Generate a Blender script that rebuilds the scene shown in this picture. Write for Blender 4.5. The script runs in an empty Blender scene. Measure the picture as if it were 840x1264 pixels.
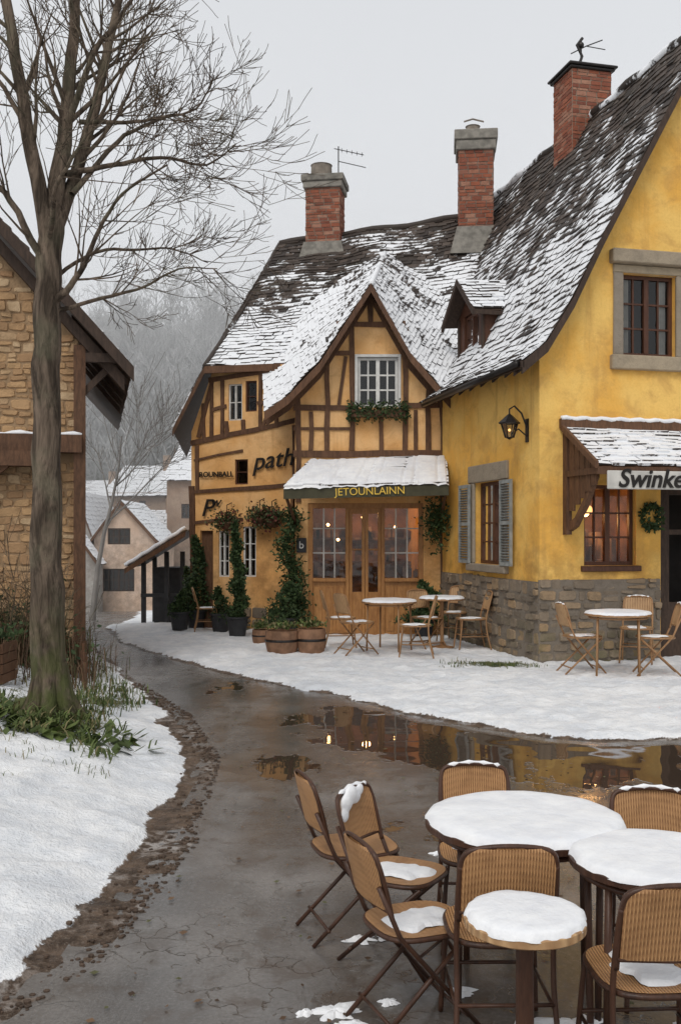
import bpy, math, random
import numpy as np
from mathutils import Vector, Matrix, geometry
random.seed(11)
def U(a,b): return random.uniform(a,b)
scene=bpy.context.scene
V=Vector
# ------------------------------------------------------------------ helpers
def link(o):
    scene.collection.objects.link(o); return o
def empty(name,loc=(0,0,0)):
    e=bpy.data.objects.new(name,None); e.location=loc; e.empty_display_size=.2; return link(e)
class MB:
    def __init__(s): s.v=[];s.f=[];s.c=[]
    def face(s,pts,col=(.5,.5,.5)):
        i=len(s.v); s.v+= [tuple(p) for p in pts]; n=len(pts)
        s.f.append(tuple(range(i,i+n)))
        if isinstance(col,list): s.c+=col
        else: s.c+=[col]*n
    def box(s,o,a,b,c,col=None):
        if col is None: col=(U(0,1),U(0,1),U(0,1))
        o=V(o);a=V(a);b=V(b);c=V(c)
        if a.cross(b).dot(c)<0: a,b=b,a
        p=[o,o+a,o+a+b,o+b,o+c,o+a+c,o+a+b+c,o+b+c]
        for q in ((0,3,2,1),(4,5,6,7),(0,1,5,4),(1,2,6,5),(2,3,7,6),(3,0,4,7)):
            s.face([p[k] for k in q],col)
    def path(s,pts,r,n=8,col=None,closed=False):
        if col is None: col=(U(0,1),.5,.5)
        pts=[V(p) for p in pts]; m=len(pts)
        rr=r if isinstance(r,(list,tuple)) else [r]*m
        base=len(s.v); ref=None
        for i,p in enumerate(pts):
            if closed: t=pts[(i+1)%m]-pts[i-1]
            else: t=pts[min(i+1,m-1)]-pts[max(i-1,0)]
            t.normalize()
            if ref is None:
                ref=V((0,0,1)) if abs(t.z)<.9 else V((1,0,0))
            x=(ref-t*ref.dot(t)).normalized(); ref=x; y=t.cross(x)
            for k in range(n):
                a=2*math.pi*k/n
                s.v.append(tuple(p+(x*math.cos(a)+y*math.sin(a))*rr[i]))
        for i in range(m if closed else m-1):
            j=(i+1)%m
            for k in range(n):
                k2=(k+1)%n
                s.f.append((base+i*n+k,base+i*n+k2,base+j*n+k2,base+j*n+k)); s.c+=[col]*4
        if not closed:
            s.f.append(tuple(base+k for k in reversed(range(n)))); s.c+=[col]*n
            s.f.append(tuple(base+(m-1)*n+k for k in range(n))); s.c+=[col]*n
    def obj(s,name,mat,parent=None,smooth=False,bevel=0):
        me=bpy.data.meshes.new(name); me.from_pydata(s.v,[],s.f)
        at=me.color_attributes.new('Col','FLOAT_COLOR','CORNER')
        arr=np.ones((len(s.c),4),dtype=np.float32); arr[:,:3]=np.array(s.c,dtype=np.float32)
        at.data.foreach_set('color',arr.ravel())
        me.materials.append(mat)
        if smooth: me.polygons.foreach_set('use_smooth',[True]*len(me.polygons))
        me.update()
        o=bpy.data.objects.new(name,me); link(o)
        if parent: o.parent=parent
        if bevel:
            w=o.modifiers.new('b','WELD')
            b=o.modifiers.new('bv','BEVEL'); b.width=bevel; b.segments=1; b.limit_method='ANGLE'
        return o
class Fr:
    def __init__(s,o,u,n): s.o=V(o); s.u=V(u).normalized(); s.n=V(n).normalized()
    def P(s,a,b,z): return s.o+s.u*a+s.n*b+V((0,0,z))
def fbox(mb,fr,a0,a1,b0,b1,z0,z1,col=None):
    mb.box(fr.P(a0,b0,z0),fr.u*(a1-a0),fr.n*(b1-b0),V((0,0,z1-z0)),col)
def beam(mb,fr,a0,z0,a1,z1,w=.13,proud=.03,j=.014):
    p=fr.P(a0,-proud-U(0,.006),z0); q=fr.P(a1,-proud,z1); q=q+fr.n*((p-q).dot(fr.n))
    d=(q-p); dn=d.normalized(); side=dn.cross(fr.n).normalized()
    n=max(2,int(d.length/.4)); col=(U(0,1),U(0,1),.5)
    offs=[U(-j,j) for _ in range(n+1)]; ws=[w*U(.85,1.1) for _ in range(n+1)]
    for i in range(n):
        A=p+d*(i/n)+side*offs[i]; B=p+d*((i+1)/n)+side*offs[i+1]
        f=[A-side*ws[i]/2,B-side*ws[i+1]/2,B+side*ws[i+1]/2,A+side*ws[i]/2]
        g=[x+fr.n*(proud+.03) for x in f]
        mb.face(f,col); mb.face([f[0],g[0],g[1],f[1]],col); mb.face([f[3],f[2],g[2],g[3]],col)
        if i==0: mb.face([f[0],f[3],g[3],g[0]],col)
        if i==n-1: mb.face([f[1],g[1],g[2],f[2]],col)
def wall(mb,fr,outline,holes=(),reveal=.22):
    loops=[[fr.P(a,0,z) for a,z in outline]]
    for (a0,a1,z0,z1) in holes:
        loops.append([fr.P(a0,0,z0),fr.P(a0,0,z1),fr.P(a1,0,z1),fr.P(a1,0,z0)])
    flat=[p for l in loops for p in l]
    for t in geometry.tessellate_polygon(loops):
        mb.face([flat[k] for k in t])
    for (a0,a1,z0,z1) in holes:
        c=[(a0,z0),(a1,z0),(a1,z1),(a0,z1)]
        for i in range(4):
            x,y=c[i],c[(i+1)%4]
            mb.face([fr.P(x[0],0,x[1]),fr.P(y[0],0,y[1]),fr.P(y[0],reveal,y[1]),fr.P(x[0],reveal,x[1])])
def inpoly(x,z,poly):
    r=False; n=len(poly)
    for i in range(n):
        x1,z1=poly[i]; x2,z2=poly[(i+1)%n]
        if (z1>z)!=(z2>z) and x<(x2-x1)*(z-z1)/(z2-z1)+x1: r=not r
    return r
def blocks(mb,fr,a0,a1,z0,z1,rh,lr,proud=.03,poly=None,holes=(),gap=.012,rough=.012,wob=0.):
    z=z0
    ph=U(0,9)
    def wz(a,z): return z+wob*math.sin(a*2.1+z*3.3+ph)*math.sin(a*.9+z*1.7)
    while z<z1-.02:
        h=min(rh*U(.65,1.4),z1-z)
        if z1-(z+h)<rh*.4: h=z1-z
        a=a0+U(-lr[0],0)
        while a<a1:
            l=U(*lr); b0=max(a,a0); b1=min(a+l,a1); a+=l
            if b1-b0<.03: continue
            cx,cz=(b0+b1)/2,z+h/2
            if poly and not (inpoly(b0,z+h,poly) and inpoly(b1,z+h,poly) and inpoly(cx,cz,poly)): continue
            sk=False
            for H in holes:
                if b1>H[0] and b0<H[1] and z+h>H[2]+.01 and z<H[3]-.01:
                    if b0<H[0]-.08: b1=H[0]
                    elif b1>H[1]+.08: b0=H[1]
                    else: sk=True
            if sk: continue
            subs=[(z,z+h)]
            if rh>.1 and h>rh*1.05 and U(0,1)<.3: m_=z+h*U(.4,.6); subs=[(z,m_),(m_,z+h)]
            for za,zb in subs:
                p=proud*U(.3,1.3); g=gap; r=rough
                o=[(b0+g,za+g),(b1-g,za+g),(b1-g,zb-g),(b0+g,zb-g)]
                o=[(x+U(-r,r)*.8,wz(x,y)+U(-r,r)*.8) for x,y in o]
                if r>.01:
                    o8=[]
                    for i in range(4):
                        P0=o[i];P1=o[(i+1)%4]; k1=U(.08,.2);k2=1-U(.08,.2)
                        o8.append((lerp(P0[0],P1[0],k1),lerp(P0[1],P1[1],k1)));o8.append((lerp(P0[0],P1[0],k2),lerp(P0[1],P1[1],k2)))
                    o=o8
                m=len(o); c=(sum(x for x,y in o)/m,sum(y for x,y in o)/m)
                ch=.86 if r>.01 else .95
                inn=[(lerp(c[0],x,ch),lerp(c[1],y,ch)) for x,y in o]
                B=[fr.P(x,0.003,y) for x,y in o]; F=[fr.P(x,-p+U(-r,r)*.3,y) for x,y in inn]
                col=(U(0,1),U(0,1),U(0,1))
                mb.face(F,col)
                for i in range(m):
                    k=(i+1)%m; mb.face([B[i],B[k],F[k],F[i]],col)
        z+=h
def lerp(a,b,t): return a+(b-a)*t
def polyat(pts,ls,v):
    tot=ls[-1]; d=v*tot
    for i in range(len(pts)-1):
        if d<=ls[i+1] or i==len(pts)-2:
            t=(d-ls[i])/max(1e-6,ls[i+1]-ls[i]); return pts[i].lerp(pts[i+1],t)
def cum(pts):
    l=[0]
    for i in range(len(pts)-1): l.append(l[-1]+(pts[i+1]-pts[i]).length)
    return l
from mathutils import noise as mn
def tiles(mb,under,L,R,rowh=.15,tw=.2,wav=.04,thick=.024):
    L=[V(p) for p in L]; R=[V(p) for p in R]; cl=cum(L); cr=cum(R)
    rows=int(max(cl[-1],cr[-1])/rowh)+1
    def P(v,s):
        p=polyat(L,cl,min(v,1)).lerp(polyat(R,cr,min(v,1)),s)
        p=p.copy(); p.z+=wav*mn.noise(p*.8)+wav*.4*mn.noise(p*2.3); return p
    for i in range(rows):
        v0=i/rows; v1=min(1,(i+1.3)/rows)
        w=(P(v0,1)-P(v0,0)).length; n=max(1,int(w/tw)); off=.5*(i%2)
        for j in range(-1,n+1):
            s0=(j+off+U(-.08,.08))/n; s1=(j+off+1+U(-.08,.08))/n
            s0=max(0,s0); s1=min(1,s1)
            if s1-s0<.15/n: continue
            dv=U(-.2,.2)/rows
            a,b,c,d=P(max(0,v0+dv),s0),P(max(0,v0+dv+U(-.06,.06)/rows),s1),P(v1,s1),P(v1,s0)
            nn=(b-a).cross(d-a)
            if nn.length<1e-8: continue
            nn.normalize()
            if nn.z<0: nn=-nn
            t=thick*U(.6,1.8)
            A=a+nn*t; B=b+nn*(t+U(-.008,.008)); C=c+nn*.004; D=d+nn*.004
            r=U(0,1)
            mb.face([A,B,C,D],[(r,v0,0),(r,v0,0),(r,v0,1),(r,v0,1)])
            mb.face([a-nn*.01,b-nn*.01,B,A],(r,v0,-1.6))
            mb.face([a,A,D],(r,v0,-.9)); mb.face([b,C,B],(r,v0,-.9))
    k=6
    for i in range(12):
        for j in range(k):
            q=[P(i/12,j/k),P(i/12,(j+1)/k),P((i+1)/12,(j+1)/k),P((i+1)/12,j/k)]
            dz=V((0,0,-.035)); under.face([x+dz for x in q])
# ------------------------------------------------------------------ materials
class NT:
    def __init__(s,name,rough=.8,spec=.3):
        s.m=bpy.data.materials.new(name); s.m.use_nodes=True; s.t=s.m.node_tree
        s.b=s.t.nodes['Principled BSDF']; s.b.inputs['Roughness'].default_value=rough
        s.b.inputs['Specular IOR Level'].default_value=spec
        s.tc=s.t.nodes.new('ShaderNodeTexCoord'); s.obj=s.tc.outputs['Object']
    def n(s,t): return s.t.nodes.new(t)
    def put(s,i,v):
        if isinstance(v,bpy.types.NodeSocket): s.t.links.new(v,i)
        elif isinstance(v,(tuple,list)):
            v=tuple(v)
            i.default_value=(v+(1,))[:4] if len(i.default_value)==4 else v[:3]
        else:
            i.default_value=v
    def noise(s,scale,detail=4,rough=.55,co=None,dist=0,vec=None):
        n=s.n('ShaderNodeTexNoise'); s.put(n.inputs['Vector'],co or s.obj)
        n.inputs['Scale'].default_value=scale;n.inputs['Detail'].default_value=min(detail,4)
        n.inputs['Roughness'].default_value=rough;n.inputs['Distortion'].default_value=dist
        return n.outputs[0]
    def map(s,scale=(1,1,1),rot=(0,0,0),loc=(0,0,0)):
        n=s.n('ShaderNodeMapping'); s.put(n.inputs['Vector'],s.obj)
        n.inputs['Scale'].default_value=scale;n.inputs['Rotation'].default_value=rot;n.inputs['Location'].default_value=loc
        return n.outputs[0]
    def math(s,op,a,b=0,c=None,clamp=False):
        n=s.n('ShaderNodeMath'); n.operation=op; n.use_clamp=clamp
        s.put(n.inputs[0],a); s.put(n.inputs[1],b)
        if c is not None: s.put(n.inputs[2],c)
        return n.outputs[0]
    def ss(s,v,lo,hi,a=0.,b=1.):
        n=s.n('ShaderNodeMapRange'); n.interpolation_type='SMOOTHSTEP'
        s.put(n.inputs[0],v)
        for k,x in zip((1,2,3,4),(lo,hi,a,b)): n.inputs[k].default_value=x
        return n.outputs[0]
    def mix(s,f,a,b,mode='MIX'):
        n=s.n('ShaderNodeMix'); n.data_type='RGBA'; n.blend_type=mode
        s.put(n.inputs[0],f); s.put(n.inputs[6],a); s.put(n.inputs[7],b); return n.outputs[2]
    def attr(s,name='Col'):
        n=s.n('ShaderNodeAttribute'); n.attribute_name=name
        if name=='Col':
            x=s.n('ShaderNodeSeparateColor'); s.t.links.new(n.outputs['Color'],x.inputs[0]); return x.outputs
        return n.outputs['Fac']
    def xyz(s,which='Object'):
        x=s.n('ShaderNodeSeparateXYZ'); s.t.links.new(s.tc.outputs[which],x.inputs[0]); return x.outputs
    def bump(s,h,st=.5,d=.02,normal=None):
        n=s.n('ShaderNodeBump'); n.inputs['Strength'].default_value=st; n.inputs['Distance'].default_value=d
        s.put(n.inputs['Height'],h)
        if normal: s.put(n.inputs['Normal'],normal)
        s.put(s.b.inputs['Normal'],n.outputs[0]); return n.outputs[0]
    def col(s,c): s.put(s.b.inputs['Base Color'],c)
    def rough(s,c): s.put(s.b.inputs['Roughness'],c)
def simple(name,c,rough=.7,var=.25,scale=6,metal=0,bump=.15,spec=.3):
    t=NT(name,rough,spec); n=t.noise(scale,4)
    dark=tuple(x*(1-var) for x in c); lite=tuple(min(1,x*(1+var)) for x in c)
    r=t.attr()
    t.col(t.mix(t.math('ADD',t.math('MULTIPLY',t.ss(n,.3,.7),.7),t.math('MULTIPLY',r[0],.3)),dark,lite))
    t.b.inputs['Metallic'].default_value=metal
    if bump: t.bump(t.noise(scale*8,3),bump,.01)
    return t.m
def stucco(name,c,stain,lite):
    t=NT(name,.9,.2)
    a=t.ss(t.noise(.9,4,.6),.38,.64); b=t.ss(t.noise(2.7,4,.65,dist=.6),.45,.7)
    sm=t.map((5,5,.35)); st=t.ss(t.noise(1,4,.6,co=sm),.52,.75)
    c1=t.mix(a,c,lite); c2=t.mix(t.math('MULTIPLY',b,.55),c1,stain); c3=t.mix(t.math('MULTIPLY',st,.5),c2,stain)
    z=t.xyz()[2]
    low=t.math('MULTIPLY',t.ss(z,2.6,1.2),t.ss(t.noise(3,4,.7),.35,.65))
    c4=t.mix(t.math('MULTIPLY',low,.5),c3,tuple(x*.5 for x in stain))
    fine=t.noise(30,3,.7)
    c5=t.mix(t.math('MULTIPLY',t.ss(fine,.4,.75),.15),c4,tuple(x*.5 for x in c))
    t.col(c5)
    t.bump(t.math('ADD',t.math('MULTIPLY',t.noise(5,4,.6),1.5),t.math('MULTIPLY',fine,.25)),.5,.03)
    return t.m
M={}
M['yellow']=stucco('yellow_stucco',(.76,.41,.085),(.50,.275,.085),(.82,.52,.15))
M['ochre']=stucco('ochre_stucco',(.72,.385,.14),(.46,.235,.085),(.79,.49,.23))
M['pink']=stucco('pink_render',(.58,.42,.31),(.42,.31,.24),(.62,.48,.38))
M['grey_render']=stucco('grey_render',(.36,.33,.30),(.28,.25,.22),(.42,.40,.37))
M['brownr']=stucco('brown_render',(.30,.20,.14),(.22,.15,.11),(.36,.26,.19))
def woodmat(name,c1,c2,rough=.7,grain=1.0,snow=False):
    t=NT(name,rough,.3); r=t.attr()
    n1=t.noise(3,4,.6,dist=1.2); n2=t.noise(26,4,.7,co=t.map((1,1,.25)))
    f=t.math('ADD',t.math('MULTIPLY',t.ss(n2,.3,.7),.5),t.math('MULTIPLY',r[0],.25)); f=t.math('ADD',f,t.math('MULTIPLY',n1,.25))
    t.col(t.mix(f,c1,c2)); t.bump(n2,.35*grain,.01); return t.m
M['timber']=woodmat('dark_timber',(.045,.022,.012),(.17,.085,.045))
M['timber2']=woodmat('roof_edge_timber',(.022,.014,.010),(.08,.05,.035))
M['shopwood']=woodmat('varnished_wood',(.24,.10,.032),(.50,.25,.085),.45)
M['redwood']=woodmat('brown_window_wood',(.045,.018,.010),(.115,.048,.026),.5)
M['shutter']=simple('grey_shutter_paint',(.25,.26,.25),.6,.3,8)
M['white']=simple('white_paint',(.62,.61,.58),.5,.15,8,bump=.05)
M['metal']=simple('dark_metal',(.03,.026,.024),.4,.3,8,.6,.05,.5)
M['interior']=simple('room_interior',(.20,.105,.05),.9,.6,3)
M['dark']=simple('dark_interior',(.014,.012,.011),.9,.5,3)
M['fascia']=simple('awning_fascia',(.06,.055,.03),.6,.3,5)
M['sign']=simple('sign_board',(.52,.50,.46),.6,.25,5)
M['goods']=simple('shop_goods',(.16,.11,.08),.6,.7,5)
M['letters']=simple('black_letters',(.015,.012,.01),.5,.2,5)
M['goldletters']=simple('gold_letters',(.75,.50,.08),.5,.1,5,bump=0)
M['terracotta']=simple('terracotta',(.22,.12,.07),.8,.35,8)
M['darkpot']=simple('dark_pot',(.03,.03,.032),.6,.3,8)
M['flag']=simple('chimney_stone',(.20,.185,.16),.9,.4,7)
M['potgrey']=simple('chimney_pot_clay',(.20,.17,.14),.9,.3,7)
def stonemat(name,ca,cb,cc,moss=0.,nz=.5):
    t=NT(name,.92,.2); r=t.attr()
    c=t.mix(r[0],ca,cb); c=t.mix(t.ss(r[1],.6,1.),c,cc)
    n=t.noise(7,4,.7); c=t.mix(t.math('MULTIPLY',t.ss(n,.4,.7),nz),c,tuple(x*.5 for x in ca))
    n3=t.noise(1.1,4,.6); c=t.mix(t.math('MULTIPLY',t.ss(n3,.5,.75),nz),c,tuple(x*.5 for x in cb))
    if moss: c=t.mix(t.math('MULTIPLY',t.math('MULTIPLY',t.ss(t.xyz()[2],1.0,0.0),t.ss(t.noise(2.5,4),.42,.62)),moss),c,(.07,.085,.03))
    t.col(c); t.bump(t.math('ADD',n,t.math('MULTIPLY',t.noise(30,3,.7),.5)),.7,.03); return t.m
M['stone']=stonemat('grey_base_stone',(.28,.22,.16),(.16,.13,.10),(.35,.24,.14),.5)
M['mortar']=stonemat('mortar',(.24,.20,.155),(.19,.16,.13),(.27,.22,.17))
M['sand']=stonemat('sandstone',(.46,.29,.15),(.31,.185,.10),(.50,.36,.22))
M['sandmortar']=stonemat('sand_mortar',(.36,.24,.135),(.28,.185,.11),(.38,.28,.18))
M['brick']=stonemat('red_brick',(.31,.105,.06),(.19,.07,.048),(.36,.19,.13))
M['surround']=stonemat('window_stone',(.34,.28,.21),(.26,.22,.175),(.37,.30,.21),0,.35)
def roofmat(name,bias,grad):
    t=NT(name,.75,.3); r=t.attr()
    big=t.noise(.6,3,.6); med=t.noise(2.4,4,.65,dist=.5); fine=t.noise(14,3,.6)
    c=t.mix(r[0],(.030,.023,.019),(.095,.072,.058))
    c=t.mix(t.math('MULTIPLY',t.ss(med,.5,.7),.4),c,(.055,.05,.03))
    k=t.math('ADD',t.math('MULTIPLY',big,1.5),t.math('MULTIPLY',med,1.1))
    k=t.math('ADD',k,t.math('MULTIPLY',fine,.45))
    k=t.math('ADD',k,t.math('MULTIPLY',r[0],.22)); k=t.math('ADD',k,t.math('MULTIPLY',r[2],.34))
    k=t.math('ADD',k,t.math('MULTIPLY',r[1],-grad)); k=t.math('ADD',k,bias)
    m=t.ss(k,1.66,1.80)
    t.col(t.mix(m,c,(.80,.81,.83)))
    t.rough(t.math('ADD',t.math('MULTIPLY',m,.2),.65))
    t.bump(t.math('ADD',t.math('MULTIPLY',m,1.4),t.math('MULTIPLY',fine,.5)),.8,.02); return t.m
M['roof']=roofmat('slate_roof_light_snow',.36,.78)
M['roof_mid']=roofmat('slate_roof_snow',.55,.95)
M['roof_gable']=roofmat('slate_roof_gable_snow',.32,.15)
M['roof_heavy']=roofmat('slate_roof_heavy_snow',.66,.1)
def snowmat(name):
    t=NT(name,.55,.3)
    a=t.noise(1.2,4,.6); b=t.noise(9,4,.65); c=t.noise(60,3,.6)
    t.col(t.mix(t.ss(t.math('ADD',t.math('MULTIPLY',a,.5),t.math('MULTIPLY',b,.5)),.35,.65),(.72,.73,.76),(.87,.87,.87)))
    t.bump(t.math('ADD',t.math('ADD',a,t.math('MULTIPLY',b,.5)),t.math('MULTIPLY',c,.12)),.6,.03)
    return t.m
M['snow']=snowmat('snow')
def glassmat():
    t=NT('window_glass'); nt=t.t
    g=t.n('ShaderNodeBsdfGlossy'); g.inputs['Roughness'].default_value=.03; g.inputs['Color'].default_value=(.9,.9,.9,1)
    tr=t.n('ShaderNodeBsdfTransparent'); tr.inputs['Color'].default_value=(.8,.8,.78,1)
    f=t.n('ShaderNodeFresnel'); f.inputs['IOR'].default_value=1.45
    bm=t.n('ShaderNodeBump'); bm.inputs['Strength'].default_value=.35; bm.inputs['Distance'].default_value=.03
    nt.links.new(t.noise(2.2,2),bm.inputs['Height']); nt.links.new(bm.outputs[0],g.inputs['Normal'])
    mx=t.n('ShaderNodeMixShader'); k=t.math('ADD',f.outputs[0],.01)
    nt.links.new(k,mx.inputs[0]); nt.links.new(tr.outputs[0],mx.inputs[1]); nt.links.new(g.outputs[0],mx.inputs[2])
    nt.links.new(mx.outputs[0],nt.nodes['Material Output'].inputs[0]); return t.m
M['glass']=glassmat()
def emis(name,c,s):
    t=NT(name); t.b.inputs['Emission Color'].default_value=(*c,1); t.b.inputs['Emission Strength'].default_value=s; t.col(c); return t.m
M['bulb']=emis('warm_bulb',(1,.58,.22),14)
M['glow']=emis('lit_shade',(1,.5,.18),2.2)
def leafmat(name,a,b,c=None):
    t=NT(name,.65,.3); r=t.attr(); x=t.mix(r[0],a,b)
    if c: x=t.mix(t.ss(r[1],.7,.75),x,c)
    t.col(x); return t.m
M['leaf']=leafmat('evergreen_leaf',(.016,.032,.011),(.06,.095,.032))
M['leaf2']=leafmat('hanging_plant_leaf',(.03,.045,.015),(.08,.09,.035),(.14,.035,.03))
M['grass']=leafmat('grass_blade',(.035,.055,.014),(.12,.155,.045),(.20,.17,.08))
M['deadbush']=leafmat('dead_bush',(.05,.03,.018),(.17,.10,.055),(.09,.09,.04))
def wickermat(name,ca,cb,sc):
    t=NT(name,.55,.35); x=t.xyz()
    w=t.math('SINE',t.math('MULTIPLY',x[1],sc)); w2=t.math('SINE',t.math('MULTIPLY',t.math('ADD',x[0],x[2]),sc*.5))
    k=t.math('ADD',t.math('MULTIPLY',w,.38),.5); k=t.math('ADD',k,t.math('MULTIPLY',t.math('MULTIPLY',w,w2),.12))
    n=t.noise(9,4,.6); oi=t.n('ShaderNodeObjectInfo')
    c=t.mix(k,ca,cb); c=t.mix(t.math('MULTIPLY',t.ss(n,.45,.7),.4),c,tuple(v*.6 for v in ca)); 
    c=t.mix(t.math('MULTIPLY',oi.outputs['Random'],.2),c,(.26,.15,.08)); t.col(c)
    t.bump(k,.9,.006); return t.m
M['wicker']=wickermat('rattan_weave',(.27,.12,.045),(.64,.36,.16),520)
M['wicker_far']=wickermat('rattan_weave_pale',(.34,.19,.09),(.55,.35,.18),200)
M['frame']=woodmat('chair_frame_brown',(.026,.013,.009),(.10,.046,.027),.4)
M['frame_far']=woodmat('chair_frame_tan',(.20,.10,.045),(.40,.23,.11),.5)
t=NT('bark',.95,.15); n=t.noise(9,4,.7,co=t.map((1,1,.22)),dist=.5); n2=t.noise(2.2,4)
c=t.mix(t.ss(n,.35,.7),(.040,.030,.022),(.18,.135,.10)); c=t.mix(t.math('MULTIPLY',t.ss(n2,.48,.65),.4),c,(.12,.115,.075))
z=t.xyz()[2]; c=t.mix(t.math('MULTIPLY',t.math('MULTIPLY',t.ss(z,1.6,.2),t.ss(t.noise(4,4),.38,.58)),.85),c,(.07,.085,.025))
t.col(c); t.bump(n,1.,.05); M['bark']=t.m
M['farbark']=simple('frosted_bark',(.50,.50,.50),.9,.15,1,bump=0)  # mist haze over the far woods is put into this pale grey colour
M['midbark']=simple('grey_bark',(.20,.185,.17),.9,.2,2,bump=0)
# ground
t=NT('ground_snow_mud',.7,.25)
mud=t.attr('mud'); gr=t.attr('grass')
a=t.noise(1.5,4,.6); b=t.noise(8,4,.7); f=t.noise(45,3,.7)
sn=t.mix(t.ss(t.math('ADD',t.math('MULTIPLY',a,.6),t.math('MULTIPLY',b,.4)),.38,.62),(.70,.72,.75),(.88,.88,.88))
mc=t.mix(t.ss(b,.35,.65),(.05,.033,.022),(.14,.095,.065)); mc=t.mix(t.math('MULTIPLY',t.ss(f,.5,.7),.5),mc,(.24,.19,.15))
sl=t.math('MULTIPLY',t.ss(a,.48,.66),t.ss(b,.45,.6)); mc=t.mix(t.math('MULTIPLY',sl,.65),mc,(.5,.48,.46))
gc=t.mix(t.ss(b,.35,.65),(.035,.05,.015),(.11,.12,.045))
mm=t.ss(t.math('ADD',mud,t.math('MULTIPLY',t.math('SUBTRACT',t.math('ADD',t.math('MULTIPLY',b,.6),t.math('MULTIPLY',f,.4)),.5),1.5)),.42,.58)
gm=t.ss(t.math('ADD',gr,t.math('MULTIPLY',t.math('SUBTRACT',t.math('ADD',t.math('MULTIPLY',b,.5),t.math('MULTIPLY',f,.5)),.5),2.2)),.5,.65)
c=t.mix(gm,sn,gc); c=t.mix(mm,c,mc); t.col(c)
t.rough(t.math('ADD',t.math('MULTIPLY',mm,-.3),.68))
t.bump(t.math('ADD',t.math('ADD',a,t.math('MULTIPLY',b,.8)),t.math('MULTIPLY',f,.4)),.9,.05); M['ground']=t.m
# road: wet asphalt, a water film in the hollows
t=NT('wet_asphalt',.5,.5); t.b.inputs['IOR'].default_value=1.5
wet=t.attr('wet'); a=t.noise(.8,4,.6); b=t.noise(4,4,.65,dist=.4); f=t.noise(55,3,.75); g=t.noise(1.6,4,.6,co=t.map((1.6,.6,1)))
trk=t.noise(.9,3,.5,co=t.map((2.2,.35,1),(0,0,.12)))
base=t.mix(t.ss(a,.35,.65),(.105,.096,.088),(.20,.185,.172)); base=t.mix(t.math('MULTIPLY',t.ss(b,.48,.68),.5),base,(.09,.070,.055))
base=t.mix(t.math('MULTIPLY',t.ss(f,.5,.72),.35),base,(.30,.28,.26)); base=t.mix(t.math('MULTIPLY',t.ss(f,.5,.3),.3),base,(.05,.043,.037))
vo=t.n('ShaderNodeTexVoronoi'); vo.feature='DISTANCE_TO_EDGE'; vo.inputs['Scale'].default_value=5.0
wn=t.n('ShaderNodeTexNoise'); wn.inputs['Scale'].default_value=4.; wn.inputs['Detail'].default_value=4; t.put(wn.inputs['Vector'],t.obj)
vm=t.n('ShaderNodeVectorMath'); vm.operation='MULTIPLY_ADD'; t.put(vm.inputs[0],wn.outputs['Color']); vm.inputs[1].default_value=(.4,.4,.4); t.put(vm.inputs[2],t.obj)
t.put(vo.inputs['Vector'],vm.outputs[0])
yy=t.xyz()[1]
crack=t.math('MULTIPLY',t.ss(vo.outputs[0],.025,.003),t.math('MULTIPLY',t.math('MULTIPLY',t.ss(a,.45,.57),t.ss(b,.40,.54)),t.ss(yy,6.8,4.6)))
base=t.mix(t.math('MULTIPLY',crack,.6),base,(.03,.026,.022))
pw=t.ss(t.math('ADD',wet,t.math('MULTIPLY',t.math('SUBTRACT',t.math('ADD',t.math('MULTIPLY',g,.6),t.math('MULTIPLY',b,.4)),.5),2.4)),.5,.6)
film=t.ss(t.math('ADD',t.math('MULTIPLY',wet,.5),t.math('ADD',t.math('MULTIPLY',trk,.7),t.math('MULTIPLY',b,.3))),.44,.60)
damp=t.ss(t.math('ADD',wet,t.math('MULTIPLY',t.math('SUBTRACT',b,.5),2.0)),.15,.5)
base=t.mix(t.math('MULTIPLY',film,.35),base,(.07,.06,.052))
base=t.mix(t.math('MULTIPLY',damp,.5),base,(.085,.06,.043)); base=t.mix(pw,base,(.055,.038,.027))
t.col(base)
rg=t.math('ADD',t.math('MULTIPLY',t.ss(b,.35,.65),.14),.20); rg=t.math('SUBTRACT',rg,t.math('MULTIPLY',film,.11))
rg=t.math('MULTIPLY',rg,t.math('SUBTRACT',1.04,pw)); t.rough(rg)
h=t.math('ADD',t.math('MULTIPLY',b,.5),t.math('MULTIPLY',t.math('MULTIPLY',f,.30),t.math('SUBTRACT',1.05,t.math('MULTIPLY',film,.75)))); h=t.math('SUBTRACT',h,t.math('MULTIPLY',crack,.7))
h=t.math('MULTIPLY',h,t.math('SUBTRACT',1.02,pw)); t.bump(h,.5,.018); M['road']=t.m
# ------------------------------------------------------------------ ground
rs=np.random.RandomState(3); H=rs.rand(256,256)
def vn(x,y,sc,o=0):
    x=x*sc+o*17.3; y=y*sc+o*9.1; xi=np.floor(x).astype(int); yi=np.floor(y).astype(int); fx=x-xi; fy=y-yi
    fx=fx*fx*(3-2*fx); fy=fy*fy*(3-2*fy)
    g=lambda i,j:H[i&255,j&255]
    return (g(xi,yi)*(1-fx)+g(xi+1,yi)*fx)*(1-fy)+(g(xi,yi+1)*(1-fx)+g(xi+1,yi+1)*fx)*fy
def fb(x,y,sc,o=0): return (vn(x,y,sc,o)*.5+vn(x,y,sc*2.1,o+1)*.27+vn(x,y,sc*4.3,o+2)*.15+vn(x,y,sc*9,o+3)*.08)-.5
def sst(a,b,x): t=np.clip((x-a)/(b-a),0,1); return t*t*(3-2*t)
left=[(-6,-6),(-2.6,1),(-1.75,3),(-1.33,4.14),(-1.1,4.9),(-.95,6.58),(-1.07,8.93),(-1.64,11.1),(-2.83,13.9),(-4.29,17.86),(-5.7,21),(-8.0,30),(-13.4,52),(-15,62)]
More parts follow.
